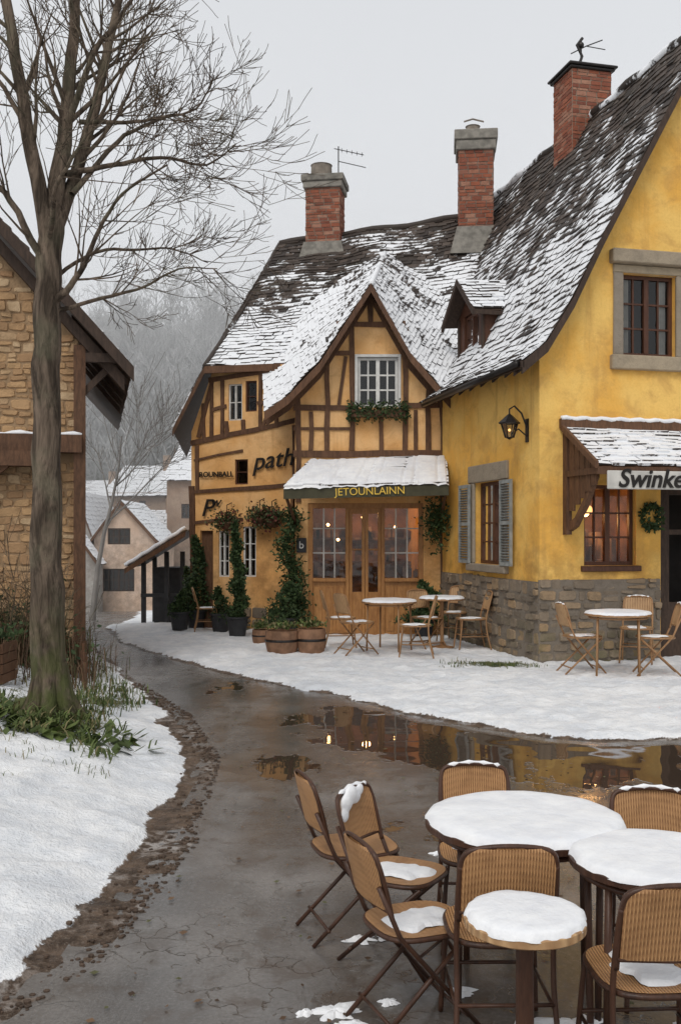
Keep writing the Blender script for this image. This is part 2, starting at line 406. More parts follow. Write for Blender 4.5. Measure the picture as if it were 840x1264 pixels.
right=[(-11,62),(-10.2,52),(-6.6,32),(-5.0,21.5),(-4.0,18.5),(-2.71,16.1),(-1.35,14.0),(0,12.4),(.877,10.96),(1.77,10.08),(2.48,9.69),(3.29,9.8),(6,10.2),(12,11),(40,12),(40,-6)]
poly=np.array(left+right)
def sdist(x,y):
    best=np.full(x.shape,1e9); idx=np.zeros(x.shape,int); ins=np.zeros(x.shape,bool); n=len(poly)
    for i in range(n):
        x1,y1=poly[i]; x2,y2=poly[(i+1)%n]; dx,dy=x2-x1,y2-y1
        t=np.clip(((x-x1)*dx+(y-y1)*dy)/(dx*dx+dy*dy),0,1); d=np.hypot(x-x1-t*dx,y-y1-t*dy)
        m=d<best; best=np.where(m,d,best); idx=np.where(m,i,idx)
        c=((y1>y)!=(y2>y)); xx=x1+(y-y1)/(dy if abs(dy)>1e-9 else 1e-9)*dx; ins^=(c&(x<xx))
    return np.where(ins,-best,best),idx<len(left)-1
def basez(x,y):
    z=-.063*np.clip(y-21,0,38); s=sst(20,24,y); z=z*s
    z=z+.36*np.clip(y-72,0,70)*sst(70,85,y)
    return z
def ghf(x,y):
    x=np.asarray(x,float);y=np.asarray(y,float)
    sd,lf=sdist(x,y); nz=fb(x,y,1.6)*.30+fb(x,y,6,5)*.18
    sdn=sd+nz
    mudw=np.where(lf,.20*sst(14.5,10,y)+.05,.02)
    sn=sst(0,.16,sdn-mudw)
    z=basez(x,y)+np.where(sd<0,-.07*sst(0,-.12,sd)+.012,.012)
    lump=fb(x,y,7,9)*.06*sst(-.02,.1,sd)*(1-sn)
    z=z+lump+sn*(.055+fb(x,y,3.5,3)*.08+fb(x,y,9,6)*.05)
    z=z+np.where(lf,(.30+.25*fb(x,y,1.3,4))*sst(.25,2.0,sd)*sst(30,19,y),.03*sst(.2,1.2,sd))*sst(60,30,y)
    return z,1-sst(0,.1,sdn-mudw),sd,lf
def gz(x,y): return float(ghf([x],[y])[0][0])
def geo(a,b,s0,g):
    r=[a]; s=s0
    while r[-1]<b: r.append(r[-1]+s); s*=g
    return r
st=.055
xs=np.array([-v for v in reversed(geo(6.5,500,.12,1.12))]+list(np.arange(-6.5+st,6.5,st))+geo(6.5,500,.12,1.12))
ys=np.array([-v for v in reversed(geo(-2.5,60,.3,1.3))]+list(np.arange(2.5+st,22,st))+geo(22,700,.12,1.06))
X,Y=np.meshgrid(xs,ys); nx,ny=len(xs),len(ys)
Z,MU,SD,LF=ghf(X.ravel(),Y.ravel())
GX,GY=X.ravel(),Y.ravel()
GR=np.maximum.reduce([np.clip(1.15-np.hypot((GX+2.85)/.95,(GY-9.5)/.9),0,1),
  np.clip(1.1-np.hypot((GX+2.6)/.5,(GY-11.3)/1.3),0,1)*.8, np.clip(1-np.hypot((GX-2.3)/1.0,(GY-14.9)/.5),0,1),
  np.where((GX<-3.2)&(GY>9.8)&(GY<16),.5,0),np.where((GY>70),.75,0)])
def grid(name,X,Y,Z,nx,ny,mat,attrs,mask=None):
    co=np.stack([X,Y,Z],1).astype(np.float32)
    i=np.arange(ny-1)[:,None]*nx+np.arange(nx-1)[None,:]; q=np.stack([i,i+1,i+nx+1,i+nx],-1).reshape(-1,4)
    if mask is not None:
        q=q[mask[q].any(1)]
    me=bpy.data.meshes.new(name); me.vertices.add(len(co)); me.vertices.foreach_set('co',co.ravel())
    me.loops.add(q.size); me.loops.foreach_set('vertex_index',q.ravel().astype(np.int32))
    me.polygons.add(len(q)); me.polygons.foreach_set('loop_start',(np.arange(len(q))*4).astype(np.int32))
    me.polygons.foreach_set('use_smooth',np.ones(len(q),bool))
    for k,v in attrs.items():
        a=me.attributes.new(k,'FLOAT','POINT'); a.data.foreach_set('value',v.astype(np.float32))
    me.materials.append(mat); me.update(calc_edges=True); me.validate()
    return link(bpy.data.objects.new(name,me))
grid('ground',GX,GY,Z,nx,ny,M['ground'],{'mud':MU,'grass':GR})
xs2=np.concatenate([np.arange(-16,-7,.25),np.arange(-7,5,.08),np.arange(5,41,1.)])
ys2=np.concatenate([np.arange(-6,3,.5),np.arange(3,15,.08),np.arange(15,63,.25)])
X2,Y2=[a.ravel() for a in np.meshgrid(xs2,ys2)]
sd2,lf2=sdist(X2,Y2)
e=np.full(X2.shape,1e9)
for i in range(5,len(right)-2):
    x1,y1=right[i];x2,y2=right[i+1];dx,dy=x2-x1,y2-y1
    t_=np.clip(((X2-x1)*dx+(Y2-y1)*dy)/(dx*dx+dy*dy),0,1); e=np.minimum(e,np.hypot(X2-x1-t_*dx,Y2-y1-t_*dy))
wet=sst(2.7,1.1,e)*sst(.05,.3,e)*sst(-1.2,.4,X2)*sst(12.8,11.4,Y2)*.88
wet=np.maximum(wet,.9*np.clip(1.2-np.hypot((X2-.1)/1.1,(Y2-10.9)/.8),0,1))
wet=np.maximum(wet,.85*np.clip(1.2-np.hypot((X2+.45)/.6,(Y2-8.7)/.8),0,1))
wet=np.maximum(wet,.6*np.clip(1.2-np.hypot((X2+1.4)/.5,(Y2-13)/1.2),0,1))
wet=np.maximum(wet,.55*np.clip(1.2-np.hypot((X2-.6)/1.2,(Y2-6.7)/1.0),0,1))
wet=np.maximum(wet,.35*np.clip(1.3-np.hypot((X2-.5)/1.2,(Y2-4.3)/1.2),0,1))
zr=basez(X2,Y2)+.010+fb(X2,Y2,.7,2)*.02
grid('road',X2,Y2,zr,len(xs2),len(ys2),M['road'],{'wet':wet},mask=(sd2<.12))
# ------------------------------------------------------------------ openings
def window(par,fr,a0,a1,z0,z1,fm,nx=2,nz=3,rec=.1,fw=.06,mw=.028,interior='dark',room=.9,mull=True):
    mb=MB(); d=.06
    fbox(mb,fr,a0,a0+fw,rec,rec+d,z0,z1);fbox(mb,fr,a1-fw,a1,rec,rec+d,z0,z1)
    fbox(mb,fr,a0+fw,a1-fw,rec,rec+d,z0,z0+fw);fbox(mb,fr,a0+fw,a1-fw,rec,rec+d,z1-fw,z1)
    if mull:
        c=(a0+a1)/2; fbox(mb,fr,c-fw*.65,c+fw*.65,rec-.01,rec+d,z0+fw,z1-fw)
        segs=[(a0+fw,c-fw*.65),(c+fw*.65,a1-fw)]
    else: segs=[(a0+fw,a1-fw)]
    for s0,s1 in segs:
        for i in range(1,nx):
            x=lerp(s0,s1,i/nx); fbox(mb,fr,x-mw/2,x+mw/2,rec+.012,rec+d-.012,z0+fw,z1-fw)
        for k in range(1,nz):
            z=lerp(z0+fw,z1-fw,k/nz); fbox(mb,fr,s0,s1,rec+.015,rec+d-.015,z-mw/2,z+mw/2)
    mb.obj('window_frame',fm,par)
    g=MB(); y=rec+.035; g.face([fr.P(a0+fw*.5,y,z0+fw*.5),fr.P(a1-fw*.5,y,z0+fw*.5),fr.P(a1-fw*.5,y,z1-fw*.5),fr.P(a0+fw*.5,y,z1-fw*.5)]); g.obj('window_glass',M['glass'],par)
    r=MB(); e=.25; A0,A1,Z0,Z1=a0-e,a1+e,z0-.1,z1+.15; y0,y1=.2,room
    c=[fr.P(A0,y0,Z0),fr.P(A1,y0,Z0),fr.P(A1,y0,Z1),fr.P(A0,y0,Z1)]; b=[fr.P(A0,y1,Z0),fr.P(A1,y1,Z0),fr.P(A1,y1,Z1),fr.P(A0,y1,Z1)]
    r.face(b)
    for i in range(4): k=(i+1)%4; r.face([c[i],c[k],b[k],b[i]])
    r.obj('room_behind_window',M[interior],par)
def curtain(par,fr,a0,a1,z0,z1,y=.19):
    mb=MB(); n=14
    for i in range(n):
        x0=lerp(a0,a1,i/n);x1=lerp(a0,a1,(i+1)/n); y0=y+.02*math.sin(i*1.9);y1=y+.02*math.sin((i+1)*1.9)
        mb.face([fr.P(x0,y0,z0),fr.P(x1,y1,z0),fr.P(x1,y1,z1),fr.P(x0,y0,z1)])
    mb.obj('curtain',M['white'],par)
def text(par,fr,s,a,z,size,mat,proud=.05,name='lettering',rot=0,shear=0,ext=.008,bold=0.):
    cu=bpy.data.curves.new(name,'FONT'); cu.body=s; cu.size=size; cu.extrude=ext; cu.align_x='CENTER'; cu.align_y='CENTER'; cu.shear=shear; cu.offset=bold
    cu.materials.append(mat); o=bpy.data.objects.new(name,cu); link(o)
    u=fr.u; up=V((0,0,1)); nn=-fr.n
    m=Matrix((u,up,nn)).transposed().to_4x4(); m.translation=fr.P(a,-proud,z)
    o.matrix_world=m@Matrix.Rotation(rot,4,'Z'); o.parent=par; return o
def ball(mb,c,r,n=10,col=(.5,.5,.5),sz=1):
    c=V(c)
    for i in range(n):
        for j in range(2*n):
            q=[]
            for (ii,jj) in ((i,j),(i,j+1),(i+1,j+1),(i+1,j)):
                th=math.pi*ii/n; ph=math.pi*jj/n; q.append(c+V((math.sin(th)*math.cos(ph),-math.sin(th)*math.sin(ph),math.cos(th)*sz))*r)
            mb.face(q,col)
def leaves(name,pts,size,mat,par=None,flat=False,up=0):
    mb=MB()
    for p in pts:
        s=size*U(.6,1.4); d=V((U(-1,1),U(-1,1),U(-1,1)+up)).normalized(); e=d.cross(V((U(-1,1),U(-1,1),U(-1,1)))).normalized()
        p=V(p); mb.face([p,p+d*s*.5+e*s*.28,p+d*s,p+d*s*.5-e*s*.28],(U(0,1),U(0,1),0))
    return mb.obj(name,mat,par)
def lathe(mb,c,prof,n=20,col=None):
    c=V(c)
    if col is None: col=(U(0,1),.5,.5)
    for i in range(len(prof)-1):
        r0,z0=prof[i]; r1,z1=prof[i+1]
        for k in range(n):
            a=2*math.pi*k/n;b=2*math.pi*(k+1)/n
            q=[c+V((r0*math.cos(a),r0*math.sin(a),z0)),c+V((r0*math.cos(b),r0*math.sin(b),z0)),c+V((r1*math.cos(b),r1*math.sin(b),z1)),c+V((r1*math.cos(a),r1*math.sin(a),z1))]
            if r0<1e-6: q=[q[0],q[2],q[3]]
            elif r1<1e-6: q=q[:3]
            mb.face(q,col)
def chimney(par,c,w,d,z0,z1,ang=0,crown=.18,crowncol='flag'):
    ca,sa=math.cos(ang),math.sin(ang); ux=V((ca,sa,0)); uy=V((-sa,ca,0)); c=V((c[0],c[1],0))
    core=MB(); o=c-ux*w/2-uy*d/2+V((0,0,z0)); core.box(o,ux*w,uy*d,V((0,0,z1-z0))); core.obj('chimney_core',M['mortar'],par)
    mb=MB()
    for (o2,u,n,l) in ((c-ux*w/2-uy*d/2,ux,uy,w),(c-ux*w/2+uy*d/2,-uy,ux,d),(c+ux*w/2-uy*d/2,uy,-ux,d),(c+ux*w/2+uy*d/2,-ux,-uy,w)):
        blocks(mb,Fr(o2,u,n),0,l,z0,z1,.078,(.2,.24),.012,gap=.006,rough=.005)
    mb.obj('chimney_bricks',M['brick'],par)
    k=MB(); e=.06
    k.box(c-ux*(w/2+e)-uy*(d/2+e)+V((0,0,z1)),ux*(w+2*e),uy*(d+2*e),V((0,0,crown*.5)))
    k.box(c-ux*(w/2+e+.04)-uy*(d/2+e+.04)+V((0,0,z1+crown*.5+.002)),ux*(w+2*e+.08),uy*(d+2*e+.08),V((0,0,crown*.5)))
    k.obj('chimney_crown',M[crowncol],par,bevel=.015)
    b=MB(); zb=z0-.5; zt=z0+.14; e0,e1=.2,.04
    lo=[c+ux*sx*(w/2+e0)+uy*sy*(d/2+e0)+V((0,0,zb)) for sx,sy in ((-1,-1),(1,-1),(1,1),(-1,1))]
    hi=[c+ux*sx*(w/2+e1)+uy*sy*(d/2+e1)+V((0,0,zt)) for sx,sy in ((-1,-1),(1,-1),(1,1),(-1,1))]
    for i in range(4): j=(i+1)%4; b.face([lo[i],lo[j],hi[j],hi[i]])
    b.face(hi); b.obj('chimney_flashing',M['flag'],par)
# ------------------------------------------------------------------ yellow house
C=V((2.97,15.15,0)); ug=V((.972,.236,0)).normalized(); us=V((-.236,.972,0)).normalized()
FG=Fr(C,ug,us); FS=Fr(C,us,ug)
yh=empty('yellow_house')
up=(1.377,2.277,4.74,6.0); lw=(.73,1.6,1.53,2.76); dr=(2.02,2.95,-.1,2.72)
sw=(1.4,2.62,1.5,2.9)
mb=MB(); prof=[(0,4.72),(.42,5.40),(.9,6.35),(1.5,7.45),(2.1,8.55),(2.85,9.93)]
wall(mb,FG,[(0,-.4),(5.7,-.4),(5.7,4.7),(3.6,8.5)]+prof[::-1],[up,lw,dr])
wall(mb,FS,[(0,-.4),(9.5,-.4),(9.5,4.72),(0,4.72)],[sw])
mb.obj('stucco_walls',M['yellow'],yh)
mb=MB(); blocks(mb,FG,-.03,5.7,-.2,1.33,.15,(.12,.38),.05,holes=[dr],rough=.016,wob=.02); blocks(mb,FS,-.03,6,-.2,1.30,.15,(.12,.36),.05,rough=.016,wob=.02)
mb.obj('stone_base',M['stone'],yh)
mb=MB(); fbox(mb,FG,-.02,2.0,-.022,.0,-.3,1.32); fbox(mb,FG,2.97,5.6,-.022,0,-.3,1.32); fbox(mb,FS,-.02,6,-.022,0,-.3,1.29); mb.obj('base_mortar',M['mortar'],yh)
mb=MB(); 
for (fr,w,s,lt,sl) in ((FG,up,.17,.0,.22),(FS,sw,.2,.3,.13)):
    a0,a1,z0,z1=w
    fbox(mb,fr,a0-s,a0,-.035,.03,z0,z1); fbox(mb,fr,a1,a1+s,-.035,.03,z0,z1)
    fbox(mb,fr,a0-s-.05,a1+s+.05,-.09,.03,z0-sl,z0)
    if lt: fbox(mb,fr,a0-s-.06,a1+s+.06,-.045,.03,z1,z1+lt)
    else: 
        fbox(mb,fr,a0-s,a1+s,-.03,.03,z1,z1+.13); fbox(mb,fr,a0-s-.06,a1+s+.4,-.14,.03,z1+.132,z1+.34)
mb.obj('window_surrounds',M['surround'],yh,bevel=.015)
mb=MB(); fbox(mb,FG,lw[0]-.06,lw[1]+.06,-.07,.0,lw[2]-.09,lw[2]-.002); mb.obj('window_sills',M['redwood'],yh,bevel=.01)
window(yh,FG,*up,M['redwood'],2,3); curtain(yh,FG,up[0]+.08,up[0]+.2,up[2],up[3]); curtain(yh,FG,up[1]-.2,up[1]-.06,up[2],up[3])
window(yh,FG,*lw,M['redwood'],2,3,room=1.4,interior='interior'); window(yh,FS,*sw,M['redwood'],2,4,interior='interior',room=1.2)
mb=MB()
for a0,a1 in ((.86,1.32),(2.7,3.2)):
    z0,z1=1.5,2.88; fbox(mb,FS,a0,a0+.05,-.1,-.06,z0,z1);fbox(mb,FS,a1-.05,a1,-.1,-.06,z0,z1)
    for z in (z0,(z0+z1)/2-.03,z1-.06): fbox(mb,FS,a0+.05,a1-.05,-.1,-.06,z,z+.06)
    z=z0+.075
    while z<z1-.09:
        if abs(z-(z0+z1)/2)>.05: mb.box(FS.P(a0+.05,-.095,z),FS.u*(a1-a0-.1),FS.n*.03+V((0,0,-.02)),V((0,0,.008)))
        z+=.045
mb.obj('shutters',M['shutter'],yh)
mb=MB(); fbox(mb,FG,dr[0],dr[0]+.09,.06,.14,0,2.72); fbox(mb,FG,dr[1]-.09,dr[1],.06,.14,0,2.72); fbox(mb,FG,dr[0]+.09,dr[1]-.09,.06,.14,2.62,2.72)
fbox(mb,FG,dr[0]+.09,dr[1]-.09,.09,.13,0.02,.95); fbox(mb,FG,dr[0]+.09,dr[0]+.2,.09,.13,.95,2.62); fbox(mb,FG,dr[0]+.2,dr[1]-.09,.09,.13,2.0,2.08)
mb.obj('door',M['timber2'],yh)
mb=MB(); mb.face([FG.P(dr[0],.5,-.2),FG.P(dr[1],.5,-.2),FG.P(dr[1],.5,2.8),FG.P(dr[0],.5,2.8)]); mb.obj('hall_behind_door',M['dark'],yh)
mb=MB(); ball(mb,FG.P(.98,.45,2.34),.06,8); mb.obj('pendant_bulb',M['bulb'],yh,True)
mb=MB(); lathe(mb,FG.P(.98,.45,2.33),[(.13,0),(.10,.10),(.03,.16),(0.0,.17)]); mb.obj('pendant_shade',M['glow'],yh)
mb=MB()
for k in range(18):
    a=U(lw[0],lw[1]); s=U(.05,.12); fbox(mb,FG,a,a+s,U(.3,.8),1.2,1.45,U(1.6,2.1))
mb.obj('shop_contents',M['goods'],yh)
def lamp(loc,en,par,name):
    pl=bpy.data.lights.new(name,'POINT'); pl.energy=en; pl.color=(1,.52,.2); pl.shadow_soft_size=.08; o=bpy.data.objects.new(name,pl); link(o); o.location=loc; o.parent=par
lamp(FG.P(1.15,.7,2.25),20,yh,'pendant_light'); lamp(FS.P(2.0,.6,2.6),7,yh,'room_light')
# roof
pr=[(-.40,4.52),(0,4.85),(.42,5.52),(.9,6.48),(1.5,7.58),(2.1,8.68),(2.86,10.08)]
Lp=[FG.P(g,-.28,z) for g,z in pr]; Rp=[FG.P(g,9.8,z) for g,z in pr]
mb=MB();un=MB(); tiles(mb,un,Lp,Rp,.15,.2,.06)
pr2=[(2.86,10.08),(3.7,8.5),(5.0,6.0),(5.9,4.5)][::-1]
tiles(mb,un,[FG.P(g,-.28,z) for g,z in pr2],[FG.P(g,9.8,z) for g,z in pr2],.3,.5)
mb.obj('roof_tiles',M['roof'],yh); un.obj('roof_boards',M['timber2'],yh)
mb=MB()
for i in range(len(pr)-1):
    for (b,w,dz,h) in ((-.30,.05,-.17,.17),(-.02,.06,-.16,.10)):
        p=FG.P(pr[i][0],b,pr[i][1]+dz); q=FG.P(pr[i+1][0],b,pr[i+1][1]+dz); mb.box(p,q-p,FG.n*w,V((0,0,h)))
p=FG.P(-.42,-.3,4.44); mb.box(p,us*4.45,ug*.05,V((0,0,.10)))
t_=-.1
while t_<4.2:
    p=FG.P(-.36,t_,4.40); q=FG.P(.02,t_,4.72); mb.box(p,q-p,us*.08,V((0,0,.09))); t_+=.5
mb.obj('roof_edge_boards',M['timber2'],yh)
mb=MB(); pts=[FG.P(2.86,-.3+i*.25,10.08+.03*math.sin(i*1.3)) for i in range(41)]; mb.path(pts,.09,8); mb.obj('roof_ridge',M['roof'],yh,True)
mb=MB(); mb.path([FS.P(-.25,-.46,4.50),FS.P(4.1,-.46,4.44)],.05,8); mb.obj('gutter',M['metal'],yh,True)
# dormer
d0,d1=3.05,4.35; cm=(d0+d1)/2; gf=.34
mb=MB()
FD=Fr(C+ug*gf,us,ug)
wall(mb,FD,[(d0,5.15),(d1,5.15),(d1,6.12),(cm,6.62),(d0,6.12)],[(d0+.28,d1-.28,5.3,6.12)],.12)
mb.face([FD.P(d0,0,5.0),FD.P(d0,1.0,5.0),FD.P(d0,1.0,6.12),FD.P(d0,0,6.12)]); mb.face([FD.P(d1,0,5.0),FD.P(d1,1.0,5.0),FD.P(d1,1.0,6.12),FD.P(d1,0,6.12)])
mb.obj('dormer_walls',M['redwood'],yh)
window(yh,FD,d0+.28,d1-.28,5.3,6.1,M['redwood'],1,2,.04,.05,room=.5)
mb=MB();un=MB()
tiles(mb,un,[FD.P(d0-.16,-.28,6.02),FD.P(cm,-.28,6.72)],[FD.P(d0-.16,1.0,6.08),FD.P(cm,1.15,6.78)],.13,.18,.02)
tiles(mb,un,[FD.P(d1+.16,-.28,6.02),FD.P(cm,-.28,6.72)],[FD.P(d1+.16,1.0,6.08),FD.P(cm,1.15,6.78)],.13,.18,.02)
mb.obj('dormer_roof',M['roof_heavy'],yh); un.obj('dormer_roof_boards',M['timber2'],yh)
mb=MB(); 
for a in (d0-.18,d1+.18):
    p=FD.P(a,-.3,5.9); q=FD.P(cm,-.3,6.62); mb.box(p,q-p,FD.n*.05,V((0,0,.11)))
p=FD.P(d0-.17,-.28,5.93); mb.box(p,FD.n*1.2,us*.04,V((0,0,.07)))
for a in (d0,d1-.08): fbox(mb,FD,a,a+.08,-.03,.02,5.15,6.1)
fbox(mb,FD,d0-.04,d1+.04,-.06,.02,5.1,5.2)
mb.obj('dormer_trim',M['timber2'],yh)
chimney(yh,(4.74,19.9),.82,.8,9.0,10.95,math.atan2(.236,.972),.1,'metal')
mb=MB(); x,y=4.72,19.9
mb.path([(x,y,11.05),(x,y,11.75)],.018,6); ball(mb,(x,y,11.62),.06,6); mb.path([(x-.2,y,11.45),(x+.1,y,11.6),(x+.42,y,11.72)],.012,5); mb.path([(x+.1,y,11.6),(x+.5,y+.1,11.58)],.01,5)
mb.path([(x-.05,y,11.2),(x+.02,y,11.4),(x-.08,y,11.62),(x+.03,y,11.76)],.03,6)
mb.obj('weather_vane',M['metal'],yh)
# porch roof
A0,A1=.38,3.6
mb=MB();un=MB(); tiles(mb,un,[FG.P(A0,-1.12,2.98),FG.P(A0,-.02,3.62)],[FG.P(A1,-1.12,2.98),FG.P(A1,-.02,3.62)],.14,.2,.02)
mb.obj('porch_roof',M['roof_heavy'],yh); un.obj('porch_roof_boards',M['timber'],yh)
mb=MB(); fbox(mb,FG,A0-.06,A1,-.07,.0,3.6,3.74); fbox(mb,FG,A0-.02,A1,-1.13,-1.08,2.85,2.95)
p=FG.P(A0-.05,-1.12,2.93); mb.box(p,FG.P(A0-.05,-.02,3.57)-p,ug*.05,V((0,0,.1)))
mb.box(FG.P(A0,-.12,2.0),ug*.09,us*.12,V((0,0,1.55)))
cp=[FG.P(A0+.04,-.1,2.05),FG.P(A0+.04,-.3,2.12),FG.P(A0+.04,-.62,2.42),FG.P(A0+.04,-.92,2.82)]
for i in range(3): mb.box(cp[i],cp[i+1]-cp[i],ug*.08,V((0,0,.13)))
fbox(mb,FG,A0,A0+.08,-1.06,-.1,2.86,2.95)
for i in range(5): 
    b_=-.15-i*.17; mb.box(FG.P(A0+.03,b_,2.35+.09*i),ug*.03,us*(-.15),V((0,0,1.05-.18*i)))
mb.obj('porch_timber',M['timber'],yh)
mb=MB(); fbox(mb,FG,A0+.12,A1,-1.16,-1.12,2.64,2.90); mb.obj('shop_sign_board',M['sign'],yh,bevel=.01)
text(yh,FG,'Swinkem',A0+.92,2.78,.36,M['letters'],1.17,shear=.25,bold=.006)
mb=MB(); n=40; pts=[FG.P(lerp(A0-.05,A1,i/n),-.05-.01*math.sin(i*2.1),3.75+.01*math.sin(i*1.7)) for i in range(n+1)]; mb.path(pts,.035,8); mb.obj('snow_ledge',M['snow'],yh,True)
pts=[FG.P(1.83+.14*math.cos(a),-.06,2.28+.17*math.sin(a)) for a in [2*math.pi*i/16 for i in range(16)]]
leaves('wreath',[p+V((U(-.05,.05),U(-.05,.05),U(-.05,.05))) for p in pts for _ in range(26)],.07,M['leaf'],yh)
# wall lantern
wl=empty('wall_lantern'); mb=MB(); c=FS.P(.42,-.30,3.62)
mb.path([FS.P(.42,0,3.62),FS.P(.42,-.1,3.86),FS.P(.42,-.22,3.97),FS.P(.42,-.30,3.92),FS.P(.42,-.30,3.83)],.014,6); mb.path([FS.P(.42,0,3.5),FS.P(.42,-.15,3.62),FS.P(.42,-.26,3.55)],.012,6)
lathe(mb,c,[(.0,.24),(.05,.2),(.17,.09),(.16,.075),(.10,.07)],6); lathe(mb,c,[(.03,-.15),(.07,-.13),(.0,-.17)],6)
for k in range(6):
    a=k*math.pi/3; mb.path([c+V((.13*math.cos(a),.13*math.sin(a),.08)),c+V((.065*math.cos(a),.065*math.sin(a),-.14))],.008,4)
mb.box(FS.P(.37,-.02,3.42),us*.1,ug*.03,V((0,0,.36))); mb.obj('lantern_frame',M['metal'],wl)
mb=MB(); lathe(mb,c,[(.12,.07),(.06,-.13)],6); mb.obj('lantern_glass',M['glass'],wl)
mb=MB(); ball(mb,c+V((0,0,-.02)),.022,6); mb.obj('lantern_bulb',M['glow'],wl,True)
# ------------------------------------------------------------------ bistro (middle gable)
bh=empty('half_timbered_bistro'); yb=19.4; FM=Fr((0,yb,0),(1,0,0),(0,1,0)); k=yb/1250
def mx(px): return (px-420)*k
def mz(py): return 2+(660-py)*k
uw=(mx(441),mx(491),mz(503),mz(441))
shop=(mx(380),mx(522),-.1,mz(621))
mb=MB(); wall(mb,FM,[(-.87,-.4),(2.02,-.4),(2.02,4.6),(1.6,4.98),(.57,6.62),(-.35,5.10),(-.87,4.62)],[uw,shop],.3); mb.obj('plaster_wall',M['ochre'],bh)
window(bh,FM,*uw,M['white'],2,3,.03,.055,.03)
mb=MB(); fbox(mb,FM,uw[0]-.05,uw[0],-.05,.03,uw[2]-.06,uw[3]+.05);fbox(mb,FM,uw[1],uw[1]+.05,-.05,.03,uw[2]-.06,uw[3]+.05);fbox(mb,FM,uw[0],uw[1],-.05,.03,uw[3],uw[3]+.05)
mb.obj('window_casing',M['white'],bh)
mb=MB(); T=lambda a,b,c,d,w=.10:beam(mb,FM,mx(a),mz(b),mx(c),mz(d),w)
T(362,503,438,503,.11);T(496,501,548,501,.11);T(362,560,550,560,.13);T(393,436,437,436,.10);T(497,434,520,434,.10);T(415,400,500,400,.10);T(362,530,432,530,.06)
for x,y0,y1 in ((368,478,620),(404,438,556),(434,404,556),(500,404,556),(528,450,556),(546,480,740),(457,352,398)): T(x,y1,x,y0,.10)
T(470,556,470,508,.08);T(418,500,426,440,.07);T(384,556,384,508,.08);T(512,556,512,506,.08)
mb.obj('timber_frame',M['timber'],bh)
# gable roof
AP=V((.57,18.95,6.72)); BK=V((1.0,22.9,8.40))
mb=MB();un=MB()
Lg=[V((-1.42,18.95,4.32)),V((-.98,18.95,4.62)),V((-.38,18.95,5.24)),AP]; Rg=[V((-1.6,20.8,5.6)),V((-1.25,21.2,6.1)),V((-.5,22.0,7.2)),BK]
tiles(mb,un,Lg,Rg,.14,.19,.07)
Lg2=[V((2.05,18.95,4.55)),V((1.3,18.95,5.42)),AP]; Rg2=[V((2.9,20.7,6.2)),V((2.2,21.9,7.35)),BK]
tiles(mb,un,Lg2,Rg2,.14,.19,.07)
mb.obj('gable_roof_tiles',M['roof_gable'],bh); un.obj('gable_roof_boards',M['timber2'],bh)
mb=MB()
for P_ in (Lg,Lg2):
    for i in range(len(P_)-1):
        a=P_[i]+V((0,-.05,-.19)); b=P_[i+1]+V((0,-.05,-.19)); mb.box(a,b-a,V((0,.06,0)),V((0,0,.17)))
        a=P_[i]+V((0,.4,-.24)); b=P_[i+1]+V((0,.4,-.24)); mb.box(a,b-a,V((0,.05,0)),V((0,0,.14)))
mb.obj('barge_boards',M['timber'],bh)
mb=MB(); pts=[AP.lerp(BK,i/12)+V((0,0,-.03)) for i in range(13)]; mb.path(pts,.055,8); mb.obj('gable_ridge',M['roof_gable'],bh,True)
# shopfront
mb=MB(); s0,s1=shop[0],shop[1]; zt=shop[3]
dl,d_r=mx(430),mx(470)
fbox(mb,FM,s0,s0+.09,.02,.12,0,zt);fbox(mb,FM,s1-.09,s1,.02,.12,0,zt);fbox(mb,FM,s0+.09,s1-.09,.02,.12,zt-.1,zt)
for x in (dl-.06,d_r): fbox(mb,FM,x,x+.07,.02,.12,0,zt-.1)
for a0,a1 in ((s0+.09,dl-.06),(d_r+.07,s1-.09)):
    fbox(mb,FM,a0,a1,.05,.1,0,1.10); fbox(mb,FM,a0,a1,-.03,.12,1.10,1.17)
    n=3
    for i in range(n):
        x0=lerp(a0,a1,i/n)+.03;x1=lerp(a0,a1,(i+1)/n)-.03; fbox(mb,FM,x0,x1,.035,.052,.15,1.0)
mb.obj('shopfront_woodwork',M['shopwood'],bh,bevel=.006)
mb=MB(); c=(dl+d_r+.01)/2
for a0,a1 in ((dl+.01,c-.003),(c+.003,d_r)):
    fbox(mb,FM,a0,a0+.06,.05,.1,0,zt-.1);fbox(mb,FM,a1-.06,a1,.05,.1,0,zt-.1);fbox(mb,FM,a0+.06,a1-.06,.05,.1,.02,.9);fbox(mb,FM,a0+.06,a1-.06,.05,.1,zt-.2,zt-.1);fbox(mb,FM,a0+.06,a1-.06,.06,.09,1.7,1.73)
mb.obj('shop_doors',M['shopwood'],bh,bevel=.006)
mb=MB()
for a0,a1 in ((s0+.09,dl-.06),(d_r+.07,s1-.09)):
    for i in (1,2): x=lerp(a0,a1,i/3); fbox(mb,FM,x-.014,x+.014,.055,.09,1.17,zt-.1)
    for z in (1.65,2.12): fbox(mb,FM,a0,a1,.057,.088,z-.012,z+.012)
mb.obj('shop_glazing_bars',M['sign'],bh)
g=MB(); g.face([FM.P(s0,.075,.9),FM.P(s1,.075,.9),FM.P(s1,.075,zt-.1),FM.P(s0,.075,zt-.1)]); g.obj('shop_glass',M['glass'],bh)
r=MB(); r.box(FM.P(s0-.3,2.2,0),V((s1-s0+.6,0,0)),V((0,.1,0)),V((0,0,2.8))); r.box(FM.P(s0-.3,.3,-.05),V((s1-s0+.6,0,0)),V((0,2,0)),V((0,0,.05)));r.box(FM.P(s0-.3,.3,2.75),V((s1-s0+.6,0,0)),V((0,2,0)),V((0,0,.05)))
